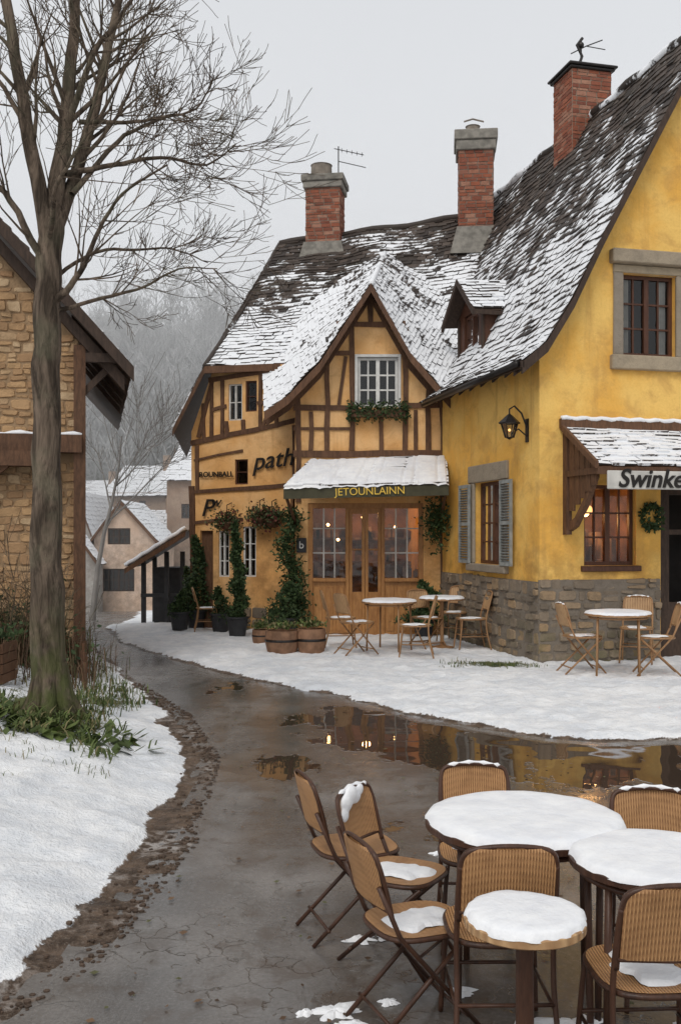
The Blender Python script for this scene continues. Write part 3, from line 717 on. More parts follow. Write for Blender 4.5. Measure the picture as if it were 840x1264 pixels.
r.box(FM.P(s0-.35,.3,0),V((.05,0,0)),V((0,2,0)),V((0,0,2.8))); r.box(FM.P(s1+.3,.3,0),V((.05,0,0)),V((0,2,0)),V((0,0,2.8))); r.obj('shop_room',M['interior'],bh)
mb=MB()
for i in range(34):
    a=U(s0+.1,s1-.2); z=random.choice([1.18,1.18,1.6]); s=U(.05,.14); mb.box(FM.P(a,U(.3,.9),z),V((s,0,0)),V((0,.1,0)),V((0,0,U(.1,.3))))
for z in (.9,1.4,1.9): mb.box(FM.P(s0-.2,1.9,z),V((s1-s0+.4,0,0)),V((0,.2,0)),V((0,0,.04)))
for i in range(40):
    a=U(s0-.1,s1); z=random.choice([.94,1.44,1.94]); mb.box(FM.P(a,1.85,z),V((U(.05,.12),0,0)),V((0,.1,0)),V((0,0,U(.12,.32))))
mb.obj('shop_goods',M['goods'],bh)
mb=MB()
for a,z in ((-.25,2.2),(.45,2.35),(1.1,2.15),(-.05,1.9)): ball(mb,FM.P(a,1.0,z),.03,6)
mb.obj('shop_bulbs',M['bulb'],bh); lamp(FM.P(.5,1.2,2.45),26,bh,'shop_light')
# awning
fl=V((-1.02,18.15,2.86)); frr=V((1.95,18.25,2.93)); bl=V((-.58,yb-.02,3.42)); br=V((2.02,yb-.02,3.52))
mb=MB();un=MB(); tiles(mb,un,[fl,bl],[frr,br],.16,.3,.03)
mb.obj('awning_roof',M['roof_heavy'],bh); un.obj('awning_boards',M['timber'],bh)
mb=MB(); n=60;m=14
def AW(s,t): 
    p=fl.lerp(frr,s).lerp(bl.lerp(br,s),t); e=min(s*n,(1-s)*n,t*m*1.2,(1-t)*m)/1.6; h=.035*min(1,max(0,e))**.6
    seam=-.02*(abs((s*14)%1-.5)>.43)
    return p+V((0,(-.03+.02*mn.noise(V((s*20,0,3))))*(t==0),h+.02+seam+.035*mn.noise(V((p.x*3,p.y*3,1)))-((.04+.03*mn.noise(V((s*25,1,0)))) if e<=0 else 0)))
for i in range(n):
    for j in range(m): mb.face([AW(i/n,j/m),AW((i+1)/n,j/m),AW((i+1)/n,(j+1)/m),AW(i/n,(j+1)/m)])
mb.obj('awning_snow',M['snow'],bh)
mb=MB(); mb.box(fl+V((0,0,-.22)),frr-fl,V((0,.05,0)),V((0,0,.19))); mb.box(fl+V((0,0,-.2)),bl-fl,V((.05,0,0)),V((0,0,.17)))
mb.obj('awning_fascia',M['fascia'],bh)
FA=Fr(fl,(frr-fl),(0,1,0)); text(bh,FA,"JETOUNLAINN",1.55,-.12,.19,M['goldletters'],.02,name='awning_lettering')
mb=MB()
for a,b in ((-.85,fl),(1.9,frr)): 
    p=V((a,yb-.03,2.2)); q=V((b.x+.05*(1 if a<0 else -1),b.y+.1,b.z-.2)); mb.path([p,q],.03,6)
mb.obj('awning_brackets',M['timber'],bh)
box=MB(); fbox(box,FM,uw[0]-.12,uw[1]+.12,-.22,-.05,uw[2]-.2,uw[2]-.07); box.obj('window_box',M['timber'],bh)
leaves('window_box_plants',[FM.P(U(uw[0]-.2,uw[1]+.2),U(-.28,-.04),uw[2]-.02+random.gauss(-.07,.08)) for _ in range(1100)],.07,M['leaf'],bh)
# ------------------------------------------------------------------ timber house (left)
th=empty('half_timbered_house')
F1=Fr((-.88,20,0),(.944,-.33,0),(.33,.944,0))
def fa(px):
    q=(px-420)/1250; return (q*20+.88)/(.944+.33*q)
def fz(px,py):
    a=fa(px); return 2+(660-py)/1250*(20-.33*a)
w1=(fa(282),fa(299),fz(290,519),fz(290,474)); w2=(fa(303),fa(317),fz(310,508),fz(310,470)); w3=(fa(290),fa(306),fz(298,598),fz(298,567))
w4=(fa(270),fa(283),fz(276,712),fz(276,655)); w5=(fa(300),fa(316),fz(308,712),fz(308,650)); dd=(fa(247),fa(263),-.1,fz(255,655))
mb=MB(); wall(mb,F1,[(-2.3,-.6),(.3,-.6),(.3,5.4),(-1.82,5.33),(-2.3,4.1)],[w1,w2,w3,w4,w5,dd],.2)
q0=F1.P(-2.3,0,0); q1=F1.P(-2.6,6,0); mb.face([q0+V((0,0,-.6)),q1+V((0,0,-.6)),q1+V((0,0,4.1)),q0+V((0,0,4.1))])
mb.obj('plaster_wall',M['ochre'],th)
window(th,F1,*w1,M['sign'],1,2,.03,.03,.02,mull=True,room=.6)
window(th,F1,*w2,M['redwood'],1,2,.03,.03,.02,mull=False,room=.6)
window(th,F1,*w3,M['redwood'],1,2,.03,.03,.02,mull=False,room=.6)
window(th,F1,*w4,M['white'],1,3,.03,.03,.02,mull=True,room=.6)
window(th,F1,*w5,M['white'],1,3,.03,.03,.02,mull=True,room=.6)
mb=MB(); fbox(mb,F1,dd[0],dd[1],.08,.13,-.1,dd[3]); mb.obj('door',M['timber'],th)
mb=MB(); B=lambda a,b,c,d,w=.09:beam(mb,F1,fa(a),fz(a,b),fa(c),fz(c,d),w)
B(236,548,366,519,.10); B(237,608,366,598,.08); B(258,470,345,455,.09); B(240,568,300,556,.05); B(238,645,300,640,.06)
for x,y0,y1 in ((262,468,540),(275,468,538),(322,460,530),(341,458,528),(252,498,545),(364,525,770),(280,520,540),(301,518,534),(244,550,606)): B(x,y1,x,y0,.08)
B(246,540,262,470,.08);B(324,528,345,470,.07);B(237,600,240,780,.12)
B(262,506,280,502,.07);B(318,498,341,494,.07)
mb.obj('timber_frame',M['timber'],th)
mb=MB(); blocks(mb,F1,-2.33,.3,-.5,.55,.15,(.14,.36),.04,holes=[dd],rough=.015); mb.obj('stone_plinth',M['stone'],th)
text(th,F1,'ROUNBALL',fa(268),fz(268,586),.15,M['letters'],.045,bold=.003)
text(th,F1,'path',fa(337),fz(337,568),.5,M['letters'],.045,shear=.35,rot=.1,ext=.012,bold=.002)
text(th,F1,'P',fa(256),fz(256,628),.5,M['letters'],.045,shear=.3,bold=.002); text(th,F1,'w',fa(267),fz(267,620),.3,M['letters'],.045,shear=.3)
mb=MB(); fbox(mb,FM,mx(366),mx(378),-.06,.0,mz(682),mz(664)); mb.obj('house_number_plate',M['darkpot'],bh); text(bh,FM,'b',mx(372),mz(673),.2,M['white'],.07)
RL=V((-1.45,24.2,8.95)); RR=V((4.1,23.5,9.55))
CL=V((-2.72,20.3,5.38)); CR=V((3.1,19.75,5.55))
mb=MB();un=MB()
tiles(mb,un,[CL,CL.lerp(RL,.35)+V((0,0,-.12)),RL],[CR,CR.lerp(RR,.35)+V((0,0,-.08)),RR],.15,.2,.10)
mb.obj('roof_tiles',M['roof_mid'],th); un.obj('roof_boards',M['timber2'],th)
mb=MB();un=MB(); LB=V((-3.36,20.3,4.12))
tiles(mb,un,[LB,CL,RL],[V((-4.1,27,4.1)),V((-3.6,27,5.3)),V((-1.9,26,8.95))],.15,.2,.05)
tiles(mb,un,[V((-1.9,28.5,5.)),RL],[V((4.5,27.5,5)),RR],.3,.4,.05)
mb.obj('roof_tiles_rear',M['roof_mid'],th); un.obj('roof_boards_rear',M['timber2'],th)
mb=MB()
for a,b in ((LB,CL),(CL,V((-.9,20.12,5.42)))):
    p=a+V((0,-.04,-.15)); q=b+V((0,-.04,-.15)); mb.box(p,q-p,V((0,.06,0)),V((0,0,.14)))
mb.obj('roof_edge_boards',M['timber'],th)
mb=MB(); mb.path([RL.lerp(RR,i/20)+V((0,0,.0+.03*math.sin(i))) for i in range(21)],.08,8,(.3,1,.2)); mb.path([CL.lerp(RL,i/14)+V((0,0,.0-.1*math.sin(math.pi*i/14))) for i in range(15)],.05,8,(.3,.6,.2)); mb.obj('roof_ridge',M['roof_mid'],th,True)
chimney(th,(-.36,24.0),.8,.75,8.7,10.1,-.15,.3)
mb=MB(); lathe(mb,(-.45,24.0,10.38),[(.26,0),(.24,.34),(.26,.36),(.18,.38),(.17,.1)]); mb.obj('chimney_pot',M['potgrey'],th)
mb=MB(); x,y=-.05,24.; mb.path([(x,y,10.4),(x,y,11.2)],.015,5)
mb.path([(x-.1,y,11.15),(x+.6,y,11.0)],.01,4); mb.path([(x,y,10.85),(x+.65,y,10.7)],.01,4)
for i in range(5): mb.path([(x+.08+i*.12,y-.12,11.11-i*.025),(x+.08+i*.12,y+.12,11.11-i*.025)],.007,4)
mb.obj('tv_antenna',M['metal'],th)
chimney(th,(3.06,23.0),.76,.75,8.75,10.6,-.1,.44)
mb=MB(); lathe(mb,(3.0,23.0,11.04),[(.17,0),(.15,.2),(.17,.22),(.12,.23),(.11,.1)]); mb.path([(2.8,23,11.38),(3.0,23,11.44),(3.25,23,11.38)],.02,5); mb.obj('chimney_pot',M['potgrey'],th)
# ------------------------------------------------------------------ stone barn (left)
sb=empty('stone_barn'); FB=Fr((-3.62,14,0),(-.972,-.236,0),(-.236,.972,0))
bo=[(0,-.3),(7,-.3),(7,9),(3.9,9.0),(.0,4.75)]
mb=MB(); wall(mb,FB,bo,[]); 
mb.face([FB.P(0,0,-.3),FB.P(0,7,-.3),FB.P(0,7,4.75),FB.P(0,0,4.75)]); mb.obj('wall_core',M['sandmortar'],sb)
mb=MB(); blocks(mb,FB,0,5,-.2,3.0,.115,(.09,.30),.022,poly=bo,gap=.009,rough=.018,wob=.03); blocks(mb,FB,0.0,5,3.35,9,.115,(.09,.30),.022,poly=[(0,3),(7,3),(7,9),(3.9,9.0),(.0,4.75)],gap=.009,rough=.018,wob=.03)
blocks(mb,Fr(FB.P(0,0,0),FB.n,FB.u),0,6,-.2,4.6,.13,(.12,.34),.02,gap=.01,rough=.02)
mb.obj('sandstone_blocks',M['sand'],sb)
mb=MB()
fbox(mb,FB,-.05,5,-.22,.02,3.12,3.36); fbox(mb,FB,.3,5,-.35,-.1,2.92,3.12)
for i in range(5): fbox(mb,FB,.4+i*.9,.55+i*.9,-.45,.02,2.75,2.9)
fbox(mb,FB,-.1,.06,-.14,.04,-.2,4.6)
p=FB.P(.9,-.3,2.9); q=FB.P(1.7,-.05,2.3); mb.box(p,q-p,FB.n*.12,V((0,0,.15)))
mb.obj('timber_posts',M['timber'],sb)
mb=MB(); n=50; mb.path([FB.P(lerp(-.05,5,i/n),-.12,3.37+.012*math.sin(i)) for i in range(n+1)],[.03+.012*math.sin(i*1.7) for i in range(n+1)],8); mb.obj('snow_on_beam',M['snow'],sb,True)
e0=(-.72,4.28); e1=(4.4,9.9)
mb=MB();un=MB(); tiles(mb,un,[FB.P(e0[0],-.4,e0[1]),FB.P(e1[0],-.4,e1[1])],[FB.P(e0[0],8,e0[1]),FB.P(e1[0],8,e1[1])],.16,.22,.03)
mb.obj('roof_tiles',M['roof_mid'],sb); un.obj('roof_boards',M['timber2'],sb)
mb=MB(); p=FB.P(e0[0]-.02,-.44,e0[1]-.2); q=FB.P(e1[0],-.44,e1[1]-.2); mb.box(p,q-p,FB.n*.06,V((0,0,.2)))
p=FB.P(e0[0]+.1,-.2,e0[1]-.3); q=FB.P(e1[0]+.1,-.2,e1[1]-.3); mb.box(p,q-p,FB.n*.15,V((0,0,.2)))
for i in range(5):
    p=FB.P(e0[0]+.05,.5+i*.9,e0[1]-.12); q=FB.P(.1,.5+i*.9,e0[1]+.78); mb.box(p,q-p,FB.n*.1,V((0,0,.1)))
p=FB.P(-.1,-.3,4.35); mb.box(p,-FB.u*.5,FB.n*.12,V((0,0,.12))); p=FB.P(.02,-.1,3.8); q=FB.P(-.5,-.1,4.35); mb.box(p,q-p,FB.n*.1,V((0,0,.12)))
mb.obj('roof_edge_timber',M['timber2'],sb)
# ------------------------------------------------------------------ distant houses
def house(name,x0,x1,y,dep,zb,ze,zr,xr,wm,wins,rm='roof_heavy',ov=.35):
    h=empty(name); F=Fr((0,y,0),(1,0,0),(0,1,0)); mb=MB()
    wall(mb,F,[(x0,zb),(x1,zb),(x1,ze),(xr,zr-.12),(x0,ze)],[w[:4] for w in wins],.2)
    for x in (x0,x1): mb.face([F.P(x,0,zb),F.P(x,dep,zb),F.P(x,dep,ze),F.P(x,0,ze)])
    mb.obj('walls',wm,h)
    for w in wins: window(h,F,*w[:4],M['timber2'] if w[4] else M['white'],w[5],2,.05,.07,.05,room=1.)
    mb=MB();un=MB(); s=(zr-ze)/(xr-x0); s2=(zr-ze)/(x1-xr)
    tiles(mb,un,[V((x0-ov,y-.3,ze-ov*s)),V((xr,y-.3,zr))],[V((x0-ov,y+dep,ze-ov*s)),V((xr,y+dep,zr))],.3,.4,.03)
    tiles(mb,un,[V((x1+ov,y-.3,ze-ov*s2)),V((xr,y-.3,zr))],[V((x1+ov,y+dep,ze-ov*s2)),V((xr,y+dep,zr))],.3,.4,.03)
    mb.obj('roof',M[rm],h); un.obj('roof_boards',M['timber2'],h)
    mb=MB()
    for x,z in ((x0-ov,ze-ov*s),(x1+ov,ze-ov*s2)):
        p=V((x,y-.36,z-.22)); q=V((xr,y-.36,zr-.22)); mb.box(p,q-p,V((0,.1,0)),V((0,0,.2)))
    mb.obj('barge_boards',M['timber'],h); return h
def SX(px,d): return (px-420)*d/1250
def SZ(py,d): return 2+(660-py)*d/1250
d=52
house('village_house',SX(116,d),SX(191,d),d,6,-3,SZ(662,d),SZ(617,d),SX(150,d),M['pink'],[(SX(133,d),SX(161,d),SZ(672,d),SZ(652,d),1,2),(SX(127,d),SX(166,d),SZ(730,d),SZ(702,d),1,3)])
d=58
house('village_house',SX(55,d),SX(118,d),d,8,-4,SZ(668,d),SZ(606,d),SX(95,d),M['grey_render'],[(SX(88,d),SX(100,d),SZ(725,d),SZ(705,d),1,1)])
d=50.5
house('village_annex',SX(60,d),SX(120,d),d,1.2,-3,SZ(690,d),SZ(640,d),SX(84,d),M['grey_render'],[],ov=.2)
def sidehouse(name,x0,x1,y,dep,zb,ze,zr,wm,wins):
    h=empty(name); F=Fr((0,y,0),(1,0,0),(0,1,0)); mb=MB(); wall(mb,F,[(x0,zb),(x1,zb),(x1,ze),(x0,ze)],[w[:4] for w in wins],.2)
    mb.face([F.P(x1,0,zb),F.P(x1,dep,zb),F.P(x1,dep,ze),F.P(x1,dep/2,zr-.1),F.P(x1,0,ze)]); mb.face([F.P(x0,0,zb),F.P(x0,dep,zb),F.P(x0,dep,ze),F.P(x0,dep/2,zr-.1),F.P(x0,0,ze)])
    mb.obj('walls',wm,h)
    for w in wins: window(h,F,*w[:4],M['timber2'],1,2,.05,.07,.05,room=1.)
    mb=MB();un=MB(); tiles(mb,un,[V((x0-.3,y-.4,ze-.25)),V((x0+.3,y+dep/2,zr))],[V((x1+.3,y-.4,ze-.25)),V((x1-.3,y+dep/2,zr))],.3,.4,.05); mb.obj('roof',M['roof_heavy'],h); un.obj('roof_boards',M['timber2'],h)
    mb=MB(); xc=lerp(x0,x1,.7); mb.box((xc,y+dep*.4,zr-.6),(.5,0,0),(0,.5,0),(0,0,1.3)); mb.obj('chimney',M['brownr'],h)
    return h
sidehouse('village_house',SX(132,70),SX(215,70),70,9,-4,SZ(608,70),SZ(572,72),M['brownr'],[(SX(150,70),SX(158,70),SZ(632,70),SZ(618,70),1),(SX(172,70),SX(180,70),SZ(632,70),SZ(618,70),1)])
sidehouse('village_house',SX(206,60),SX(262,60),60,6,-4,SZ(588,60),SZ(548,62),M['brownr'],[(SX(224,60),SX(236,60),SZ(640,60),SZ(622,60),1)])
sidehouse('village_house',SX(165,64),SX(212,64),64,5,-4,SZ(652,64),SZ(628,64),M['brownr'],[])
sidehouse('village_house',SX(86,78),SX(140,78),78,7,-4,SZ(618,78),SZ(592,80),M['grey_render'],[])
# shed by the road
gs=empty('roadside_shed'); mb=MB()
z0=float(basez(np.array([0.]),np.array([24.]))[0])
for x,y in ((-4.6,23.4),(-4.05,23.3),(-3.7,23.4),(-4.6,24.8)): mb.box((x,y,z0-.2),(.1,0,0),(0,.1,0),(0,0,2.0))
mb.box((-4.45,24.2,z0-.1),(.85,0,0),(0,1.0,0),(0,0,1.5)); mb.box((-4.6,23.35,z0+.75),(.95,0,0),(0,.08,0),(0,0,.08)); mb.obj('shed_frame',M['darkpot'],gs)
mb=MB();un=MB(); tiles(mb,un,[V((-4.85,22.9,1.28)),V((-3.5,22.9,2.12))],[V((-4.85,25.2,1.28)),V((-3.5,25.2,2.12))],.15,.2,.02); mb.obj('shed_roof',M['roof_heavy'],gs); un.obj('shed_roof_boards',M['timber2'],gs)
mb=MB(); sg=[V((-4.87,22.92,1.31)).lerp(V((-3.5,22.9,2.16)),i/14)+V((0,0,.012*math.sin(i*2))) for i in range(15)]; mb.path(sg,.045,8); mb.obj('shed_snow',M['snow'],gs,True)
mb=MB(); p=V((-4.87,22.86,1.12));q=V((-3.5,22.86,1.96)); mb.box(p,q-p,V((0,.05,0)),V((0,0,.12))); mb.obj('shed_fascia',M['timber'],gs)
# ------------------------------------------------------------------ trees
def curve(name,splines,mat,par=None,res=2):
    cu=bpy.data.curves.new(name,'CURVE'); cu.dimensions='3D'; cu.bevel_depth=1; cu.bevel_resolution=res; cu.use_fill_caps=False
    for pts,rr in splines:
        sp=cu.splines.new('POLY'); sp.points.add(len(pts)-1)
        co=[]; 
        for p in pts: co+= [p[0],p[1],p[2],1]
        sp.points.foreach_set('co',co); sp.points.foreach_set('radius',rr); sp.use_smooth=True
    cu.materials.append(mat); return cu
def grow(sp,p,d,L,r,lev,maxlev,upb=.12,seg=5,kids=(5,8),minr=.003,wig=.17):
    pts=[p.copy()]; rr=[r]; q=p.copy(); dd=d.normalized(); dirs=[dd.copy()]
    for i in range(seg):
        dd=(dd+V((U(-1,1),U(-1,1),U(-1,1)))*wig+V((0,0,upb))).normalized(); q=q+dd*L/seg
        pts.append(q.copy()); rr.append(max(minr,r*(1-.8*(i+1)/seg))); dirs.append(dd.copy())
    sp.append((pts,rr))
    if lev<maxlev:
        for k in range(random.randint(*kids)):
            t=U(.2,1.); i=min(seg-1,int(t*seg)); b=pts[i].lerp(pts[i+1],t*seg-i); ax=V((U(-1,1),U(-1,1),U(-1,1))).normalized()
            nd=(dirs[i]+ax.cross(dirs[i]).normalized()*U(.5,1.0)).normalized()
            grow(sp,b,nd,L*U(.4,.68),max(minr,rr[i]*.5),lev+1,maxlev,upb,seg,kids,minr,wig)
def limb(sp,P,r0,r1,lev=0,maxl=2,dens=9,L=1.1):
    P=[V(p) for p in P]; pts=[];n=len(P)
    for i in range(n-1):
        a=P[max(0,i-1)];b=P[i];c=P[i+1];d=P[min(n-1,i+2)]
        for k in range(5):
            t=k/5; pts.append(.5*((2*b)+(c-a)*t+(2*a-5*b+4*c-d)*t*t+(3*b-a-3*c+d)*t**3)+V((U(-1,1),U(-1,1),0))*.012)
    pts.append(P[-1]); m=len(pts); rr=[lerp(r0,r1,(i/(m-1))**.8) for i in range(m)]; sp.append((pts,rr))
    for k in range(dens):
        t=U(.25,1); i=min(m-2,int(t*(m-1))); dr_=(pts[i+1]-pts[i]).normalized(); ax=V((U(-1,1),U(-1,1),U(-1,1))).normalized()
        nd=(dr_*.8+ax.cross(dr_).normalized()*U(.5,1.)).normalized(); grow(sp,pts[i],nd,L*U(.6,1.3),max(.005,rr[i]*.38),lev+1,maxl+1,.07,5,(2,5),.0027,.14)
D=9.6
def tp(px,py,dy=0): return V(((px-420)/130.2,D+dy,2+(660-py)/130.2))
sp=[]
tb=V((-2.74,9.6,gz(-2.74,9.6)-.15))
trunk=[tb,tp(62,860),tp(58,700),tp(57,560),tp(58,430),tp(61,330),tp(64,262)]
pts=[]; rr=[]; R0=[.27,.185,.15,.138,.13,.125,.115]
for i in range(6):
    for k_ in range(6): t=k_/6; pts.append(trunk[i].lerp(trunk[i+1],t)+V((.012*math.sin(i*2+k_),0,0))); rr.append(lerp(R0[i],R0[i+1],t)*(1+.04*math.sin(i*3+k_)))
pts.append(trunk[-1]); rr.append(.11); sp.append((pts,rr))
for a in range(9):
    an=a*.7+U(-.2,.2); q=tb+V((math.cos(an)*.46,math.sin(an)*.46,-.02)); sp.append(([tb+V((math.cos(an)*.07,math.sin(an)*.07,.65)),tb+V((math.cos(an)*.15,math.sin(an)*.15,.32)),tb+V((math.cos(an)*.27,math.sin(an)*.27,.13)),q],[.08,.08,.07,.03]))
limb(sp,[tp(62,310),tp(45,200,-.1),tp(28,80,-.2),tp(8,-60,-.3),tp(0,-160,-.3)],.085,.03,dens=18)
limb(sp,[tp(64,270),tp(75,170,.1),tp(82,60,.2),tp(88,-60,.2),tp(95,-200,.3)],.10,.03,dens=18)
limb(sp,[tp(65,300),tp(92,190,.2),tp(118,70,.3),tp(135,-30,.4),tp(150,-140,.5)],.075,.025,dens=18)
limb(sp,[tp(66,372),tp(100,352,-.2),tp(130,310,-.4),tp(165,262,-.5),tp(220,232,-.6)],.04,.008,dens=15,L=.8)
limb(sp,[tp(68,385),tp(120,362,.2),tp(170,345,.3),tp(215,322,.3),tp(262,318,.4)],.026,.005,dens=15,L=.6)
limb(sp,[tp(80,215),tp(130,190,.3),tp(190,175,.4),tp(245,180,.5),tp(285,152,.5)],.035,.006,dens=17,L=.7)
limb(sp,[tp(84,150),tp(130,90,-.4),tp(180,40,-.6),tp(225,-10,-.7)],.04,.010,dens=14,L=.8)
limb(sp,[tp(90,240),tp(130,150,.5),tp(180,110,.7),tp(225,85,.9),tp(250,40,.9)],.03,.006,dens=14,L=.65)
limb(sp,[tp(60,340),tp(30,270,-.2),tp(-10,220,-.3),tp(-60,180,-.4)],.045,.010,dens=14,L=.8)
limb(sp,[tp(40,190),tp(10,120,.2),tp(-30,60,.3),tp(-70,0,.3)],.035,.010,dens=14,L=.8)
limb(sp,[tp(62,300),tp(95,262,-.7),tp(140,225,-1.1),tp(175,160,-1.4)],.03,.007,dens=12,L=.8)
limb(sp,[tp(100,150),tp(160,140,.2),tp(215,130,.2),tp(235,140,.2)],.025,.006,dens=13,L=.6)
limb(sp,[tp(64,345),tp(110,300,.3),tp(160,290,.5),tp(200,285,.6),tp(245,300,.7)],.024,.005,dens=13,L=.55)
cu=curve('tree_limbs',sp,M['bark'],res=1)
bt=empty('bare_tree'); o=bpy.data.objects.new('trunk_and_branches',cu); link(o); o.parent=bt
print('tree splines',len(sp))
sp=[]; b=V((-7.6,31,-.9)); grow(sp,b,V((.05,0,1)),6.,.11,0,3,.1,6,(6,8),.007,.12); cu=curve('small_tree_limbs',sp,M['midbark'],res=0)
bt2=empty('bare_tree'); o=bpy.data.objects.new('branches',cu); link(o); o.parent=bt2
fw=empty('distant_woods'); vs=[]
for k_ in range(5):
    sp=[]; h=U(9,13)
    pts=[V((0,0,0))]; 
    for i in range(6): pts.append(V((U(-.3,.3),U(-.3,.3),h*(i+1)/6)))
    sp.append((pts,[.2-.028*i for i in range(7)]))
    for j in range(22):
        t=U(.25,1); z=h*t; i=min(5,int(t*6)); p=pts[i].lerp(pts[i+1],t*6-i); an=U(0,6.28); L=h*.33*(1.15-t*.6)
        grow(sp,p,V((math.cos(an),math.sin(an),U(.5,1.2))),L,.06,1,3,.12,3,(3,5),.02)
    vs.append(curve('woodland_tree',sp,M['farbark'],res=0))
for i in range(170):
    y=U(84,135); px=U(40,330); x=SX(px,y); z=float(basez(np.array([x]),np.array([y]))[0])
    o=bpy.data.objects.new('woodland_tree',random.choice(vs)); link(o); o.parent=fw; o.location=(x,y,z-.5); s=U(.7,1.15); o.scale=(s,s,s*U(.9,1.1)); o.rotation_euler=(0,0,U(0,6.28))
# mist lying in the valley
mb=MB(); mb.box((-90,46,-8),(150,0,0),(0,100,0),(0,0,34)); me=mb.obj('valley_mist',bpy.data.materials.new('mist'))
m=me.data.materials[0]; m.use_nodes=True; nt=m.node_tree; nt.nodes.clear(); vo_=nt.nodes.new('ShaderNodeVolumeScatter'); vo_.inputs['Density'].default_value=.009; vo_.inputs['Color'].default_value=(1,1,1,1); mo=nt.nodes.new('ShaderNodeOutputMaterial'); nt.links.new(vo_.outputs[0],mo.inputs['Volume'])
# ------------------------------------------------------------------ plants
def cone_plant(name,x,y,h,r,n,twist=False,potc='darkpot',pr=.2,ph=.32,leaf=.07,ir=.0,pw_=.6):
    e=empty(name); z=gz(x,y); mb=MB(); lathe(mb,(x,y,z),[(0,0),(pr*.75,0),(pr,ph),(pr*1.1,ph+.01),(pr*1.1,ph+.04),(pr*.9,ph+.04),(pr*.85,ph-.03),(0,ph-.03)]); mb.obj('pot',M[potc],e)
    pts=[]; so=U(0,50)
    for _ in range(n):
        t=U(0,1)**1.2; a=U(0,6.28); R_=r*(1-t)**pw_*(.85+.25*math.sin(a*3+t*11)); R_*=1+.8*ir*mn.noise(V((math.cos(a)*1.5,math.sin(a)*1.5,t*6+so)))
        if twist: R_*=.72+.4*math.sin(a-t*22)
        R_*=U(.4,1.1)**.4; cx=ir*.06*math.sin(t*5+so); pts.append((x+cx+R_*math.cos(a),y+R_*math.sin(a),z+ph+t*h-.08+U(-.03,.03)))
    leaves('foliage',pts,leaf,M['leaf'],e,up=.4)
    mb=MB(); mb.path([(x,y,z+ph-.03),(x,y,z+ph+h*.9)],[.03,.01],6); mb.obj('stem',M['bark'],e)
cone_plant('cypress_topiary',-1.92,18.9,1.85,.21,4200,True,ir=.6)
cone_plant('conifer_shrub',-2.95,20.7,1.6,.26,3600,False,ir=1)
cone_plant('conifer_shrub',-3.4,22.6,1.0,.22,1500,ir=1)
cone_plant('evergreen_shrub',-1.0,19.0,.75,.33,2200,False,ir=1.3,pw_=.4)
cone_plant('potted_shrub',1.55,18.9,.75,.34,2400,ir=1.2)
cone_plant('potted_shrub',-3.2,20.2,.5,.2,900,ir=1)
cone_plant('potted_shrub',-2.35,19.9,.6,.22,900,ir=1)
# climbing vine up the bistro corner post
e=empty('climbing_vine'); pts=[]
for i in range(2600):
    t=U(0,1); x=-.93+.10*math.sin(t*7)+.04*math.sin(t*17); w=.07+.07*abs(mn.noise(V((0,0,t*5))))*2+.06*(1-t)
    pts.append((x+random.gauss(0,w),19.2+random.gauss(0,.07),.35+t*2.15))
leaves('vine_leaves',pts,.07,M['leaf'],e); mb=MB(); mb.path([(-.93+.10*math.sin(i/20*7),19.25,.05+i/20*2.4) for i in range(21)],.018,6); mb.obj('vine_stem',M['bark'],e)
for px,py,r,h in ((348,812,.28,.36),(384,812,.24,.4),(322,800,.16,.25)):
    e=empty('wooden_tub'); dd_=2500/(py-660); x=SX(px,dd_); z=gz(x,dd_); mb=MB(); lathe(mb,(x,dd_,z-.02),[(0,0),(r*.85,0),(r,h*.5),(r*.95,h),(r*.87,h),(r*.84,h-.05),(0,h-.05)],24); mb.obj('tub',M['terracotta'],e)
    mb=MB(); lathe(mb,(x,dd_,z),[(r*1.005,h*.45),(r*1.02,h*.5),(r*1.0,h*.56)],24); mb.obj('hoop',M['metal'],e)
    leaves('tub_plant',[(x+random.gauss(0,r*.4),dd_+random.gauss(0,r*.4),z+h+abs(random.gauss(0,.05))) for _ in range(250)],.06,M['grass'],e,up=1)
for px,py,dz in ((286,645,0),(326,640,0),(341,641,0)):
    e=empty('hanging_basket'); a=fa(px); c=F1.P(a,-.22,fz(px,py)); mb=MB(); lathe(mb,c,[(0,-.17),(.1,-.13),(.16,-.02),(.15,0)]); mb.obj('basket',M['timber'],e)
    mb=MB(); mb.path([c+V((0,0,.02)),c+V((0,0,.35))],.008,4); mb.path([c+V((0,0,.35)),F1.P(a,0,fz(px,py)+.4)],.01,4); mb.obj('basket_bracket',M['metal'],e)
    leaves('basket_flowers',[c+V((random.gauss(0,.13),random.gauss(0,.1),random.gauss(.03,.10))) for _ in range(800)],.065,M['leaf2'],e)
e=empty('ivy_bunch'); leaves('ivy',[V((1.78+random.gauss(0,.12),18.95+random.gauss(0,.1),2.25+random.gauss(0,.22))) for _ in range(900)],.07,M['leaf'],e)
def tuft(mb,x,y,n,h,spread,lean=.5,w=.006):
    z=gz(x,y)
    for _ in range(n):
        bx,by=x+random.gauss(0,spread),y+random.gauss(0,spread); a=U(0,6.28); l=h*U(.5,1.2); dx,dy=math.cos(a)*lean*l,math.sin(a)*lean*l
        p0=V((bx,by,z-.02)); p1=p0+V((dx*.35,dy*.35,l*.6)); p2=p0+V((dx,dy,l*U(.6,1))); s=V((-math.sin(a),math.cos(a),0))*w
        c=(U(0,1),U(0,1),0); mb.face([p0-s,p0+s,p1+s*.8,p1-s*.8],c); mb.face([p1-s*.8,p1+s*.8,p2],c)
def offroad(x,y,m=.45): return sdist(np.array([x]),np.array([y]))[0][0]>m
mb=MB()
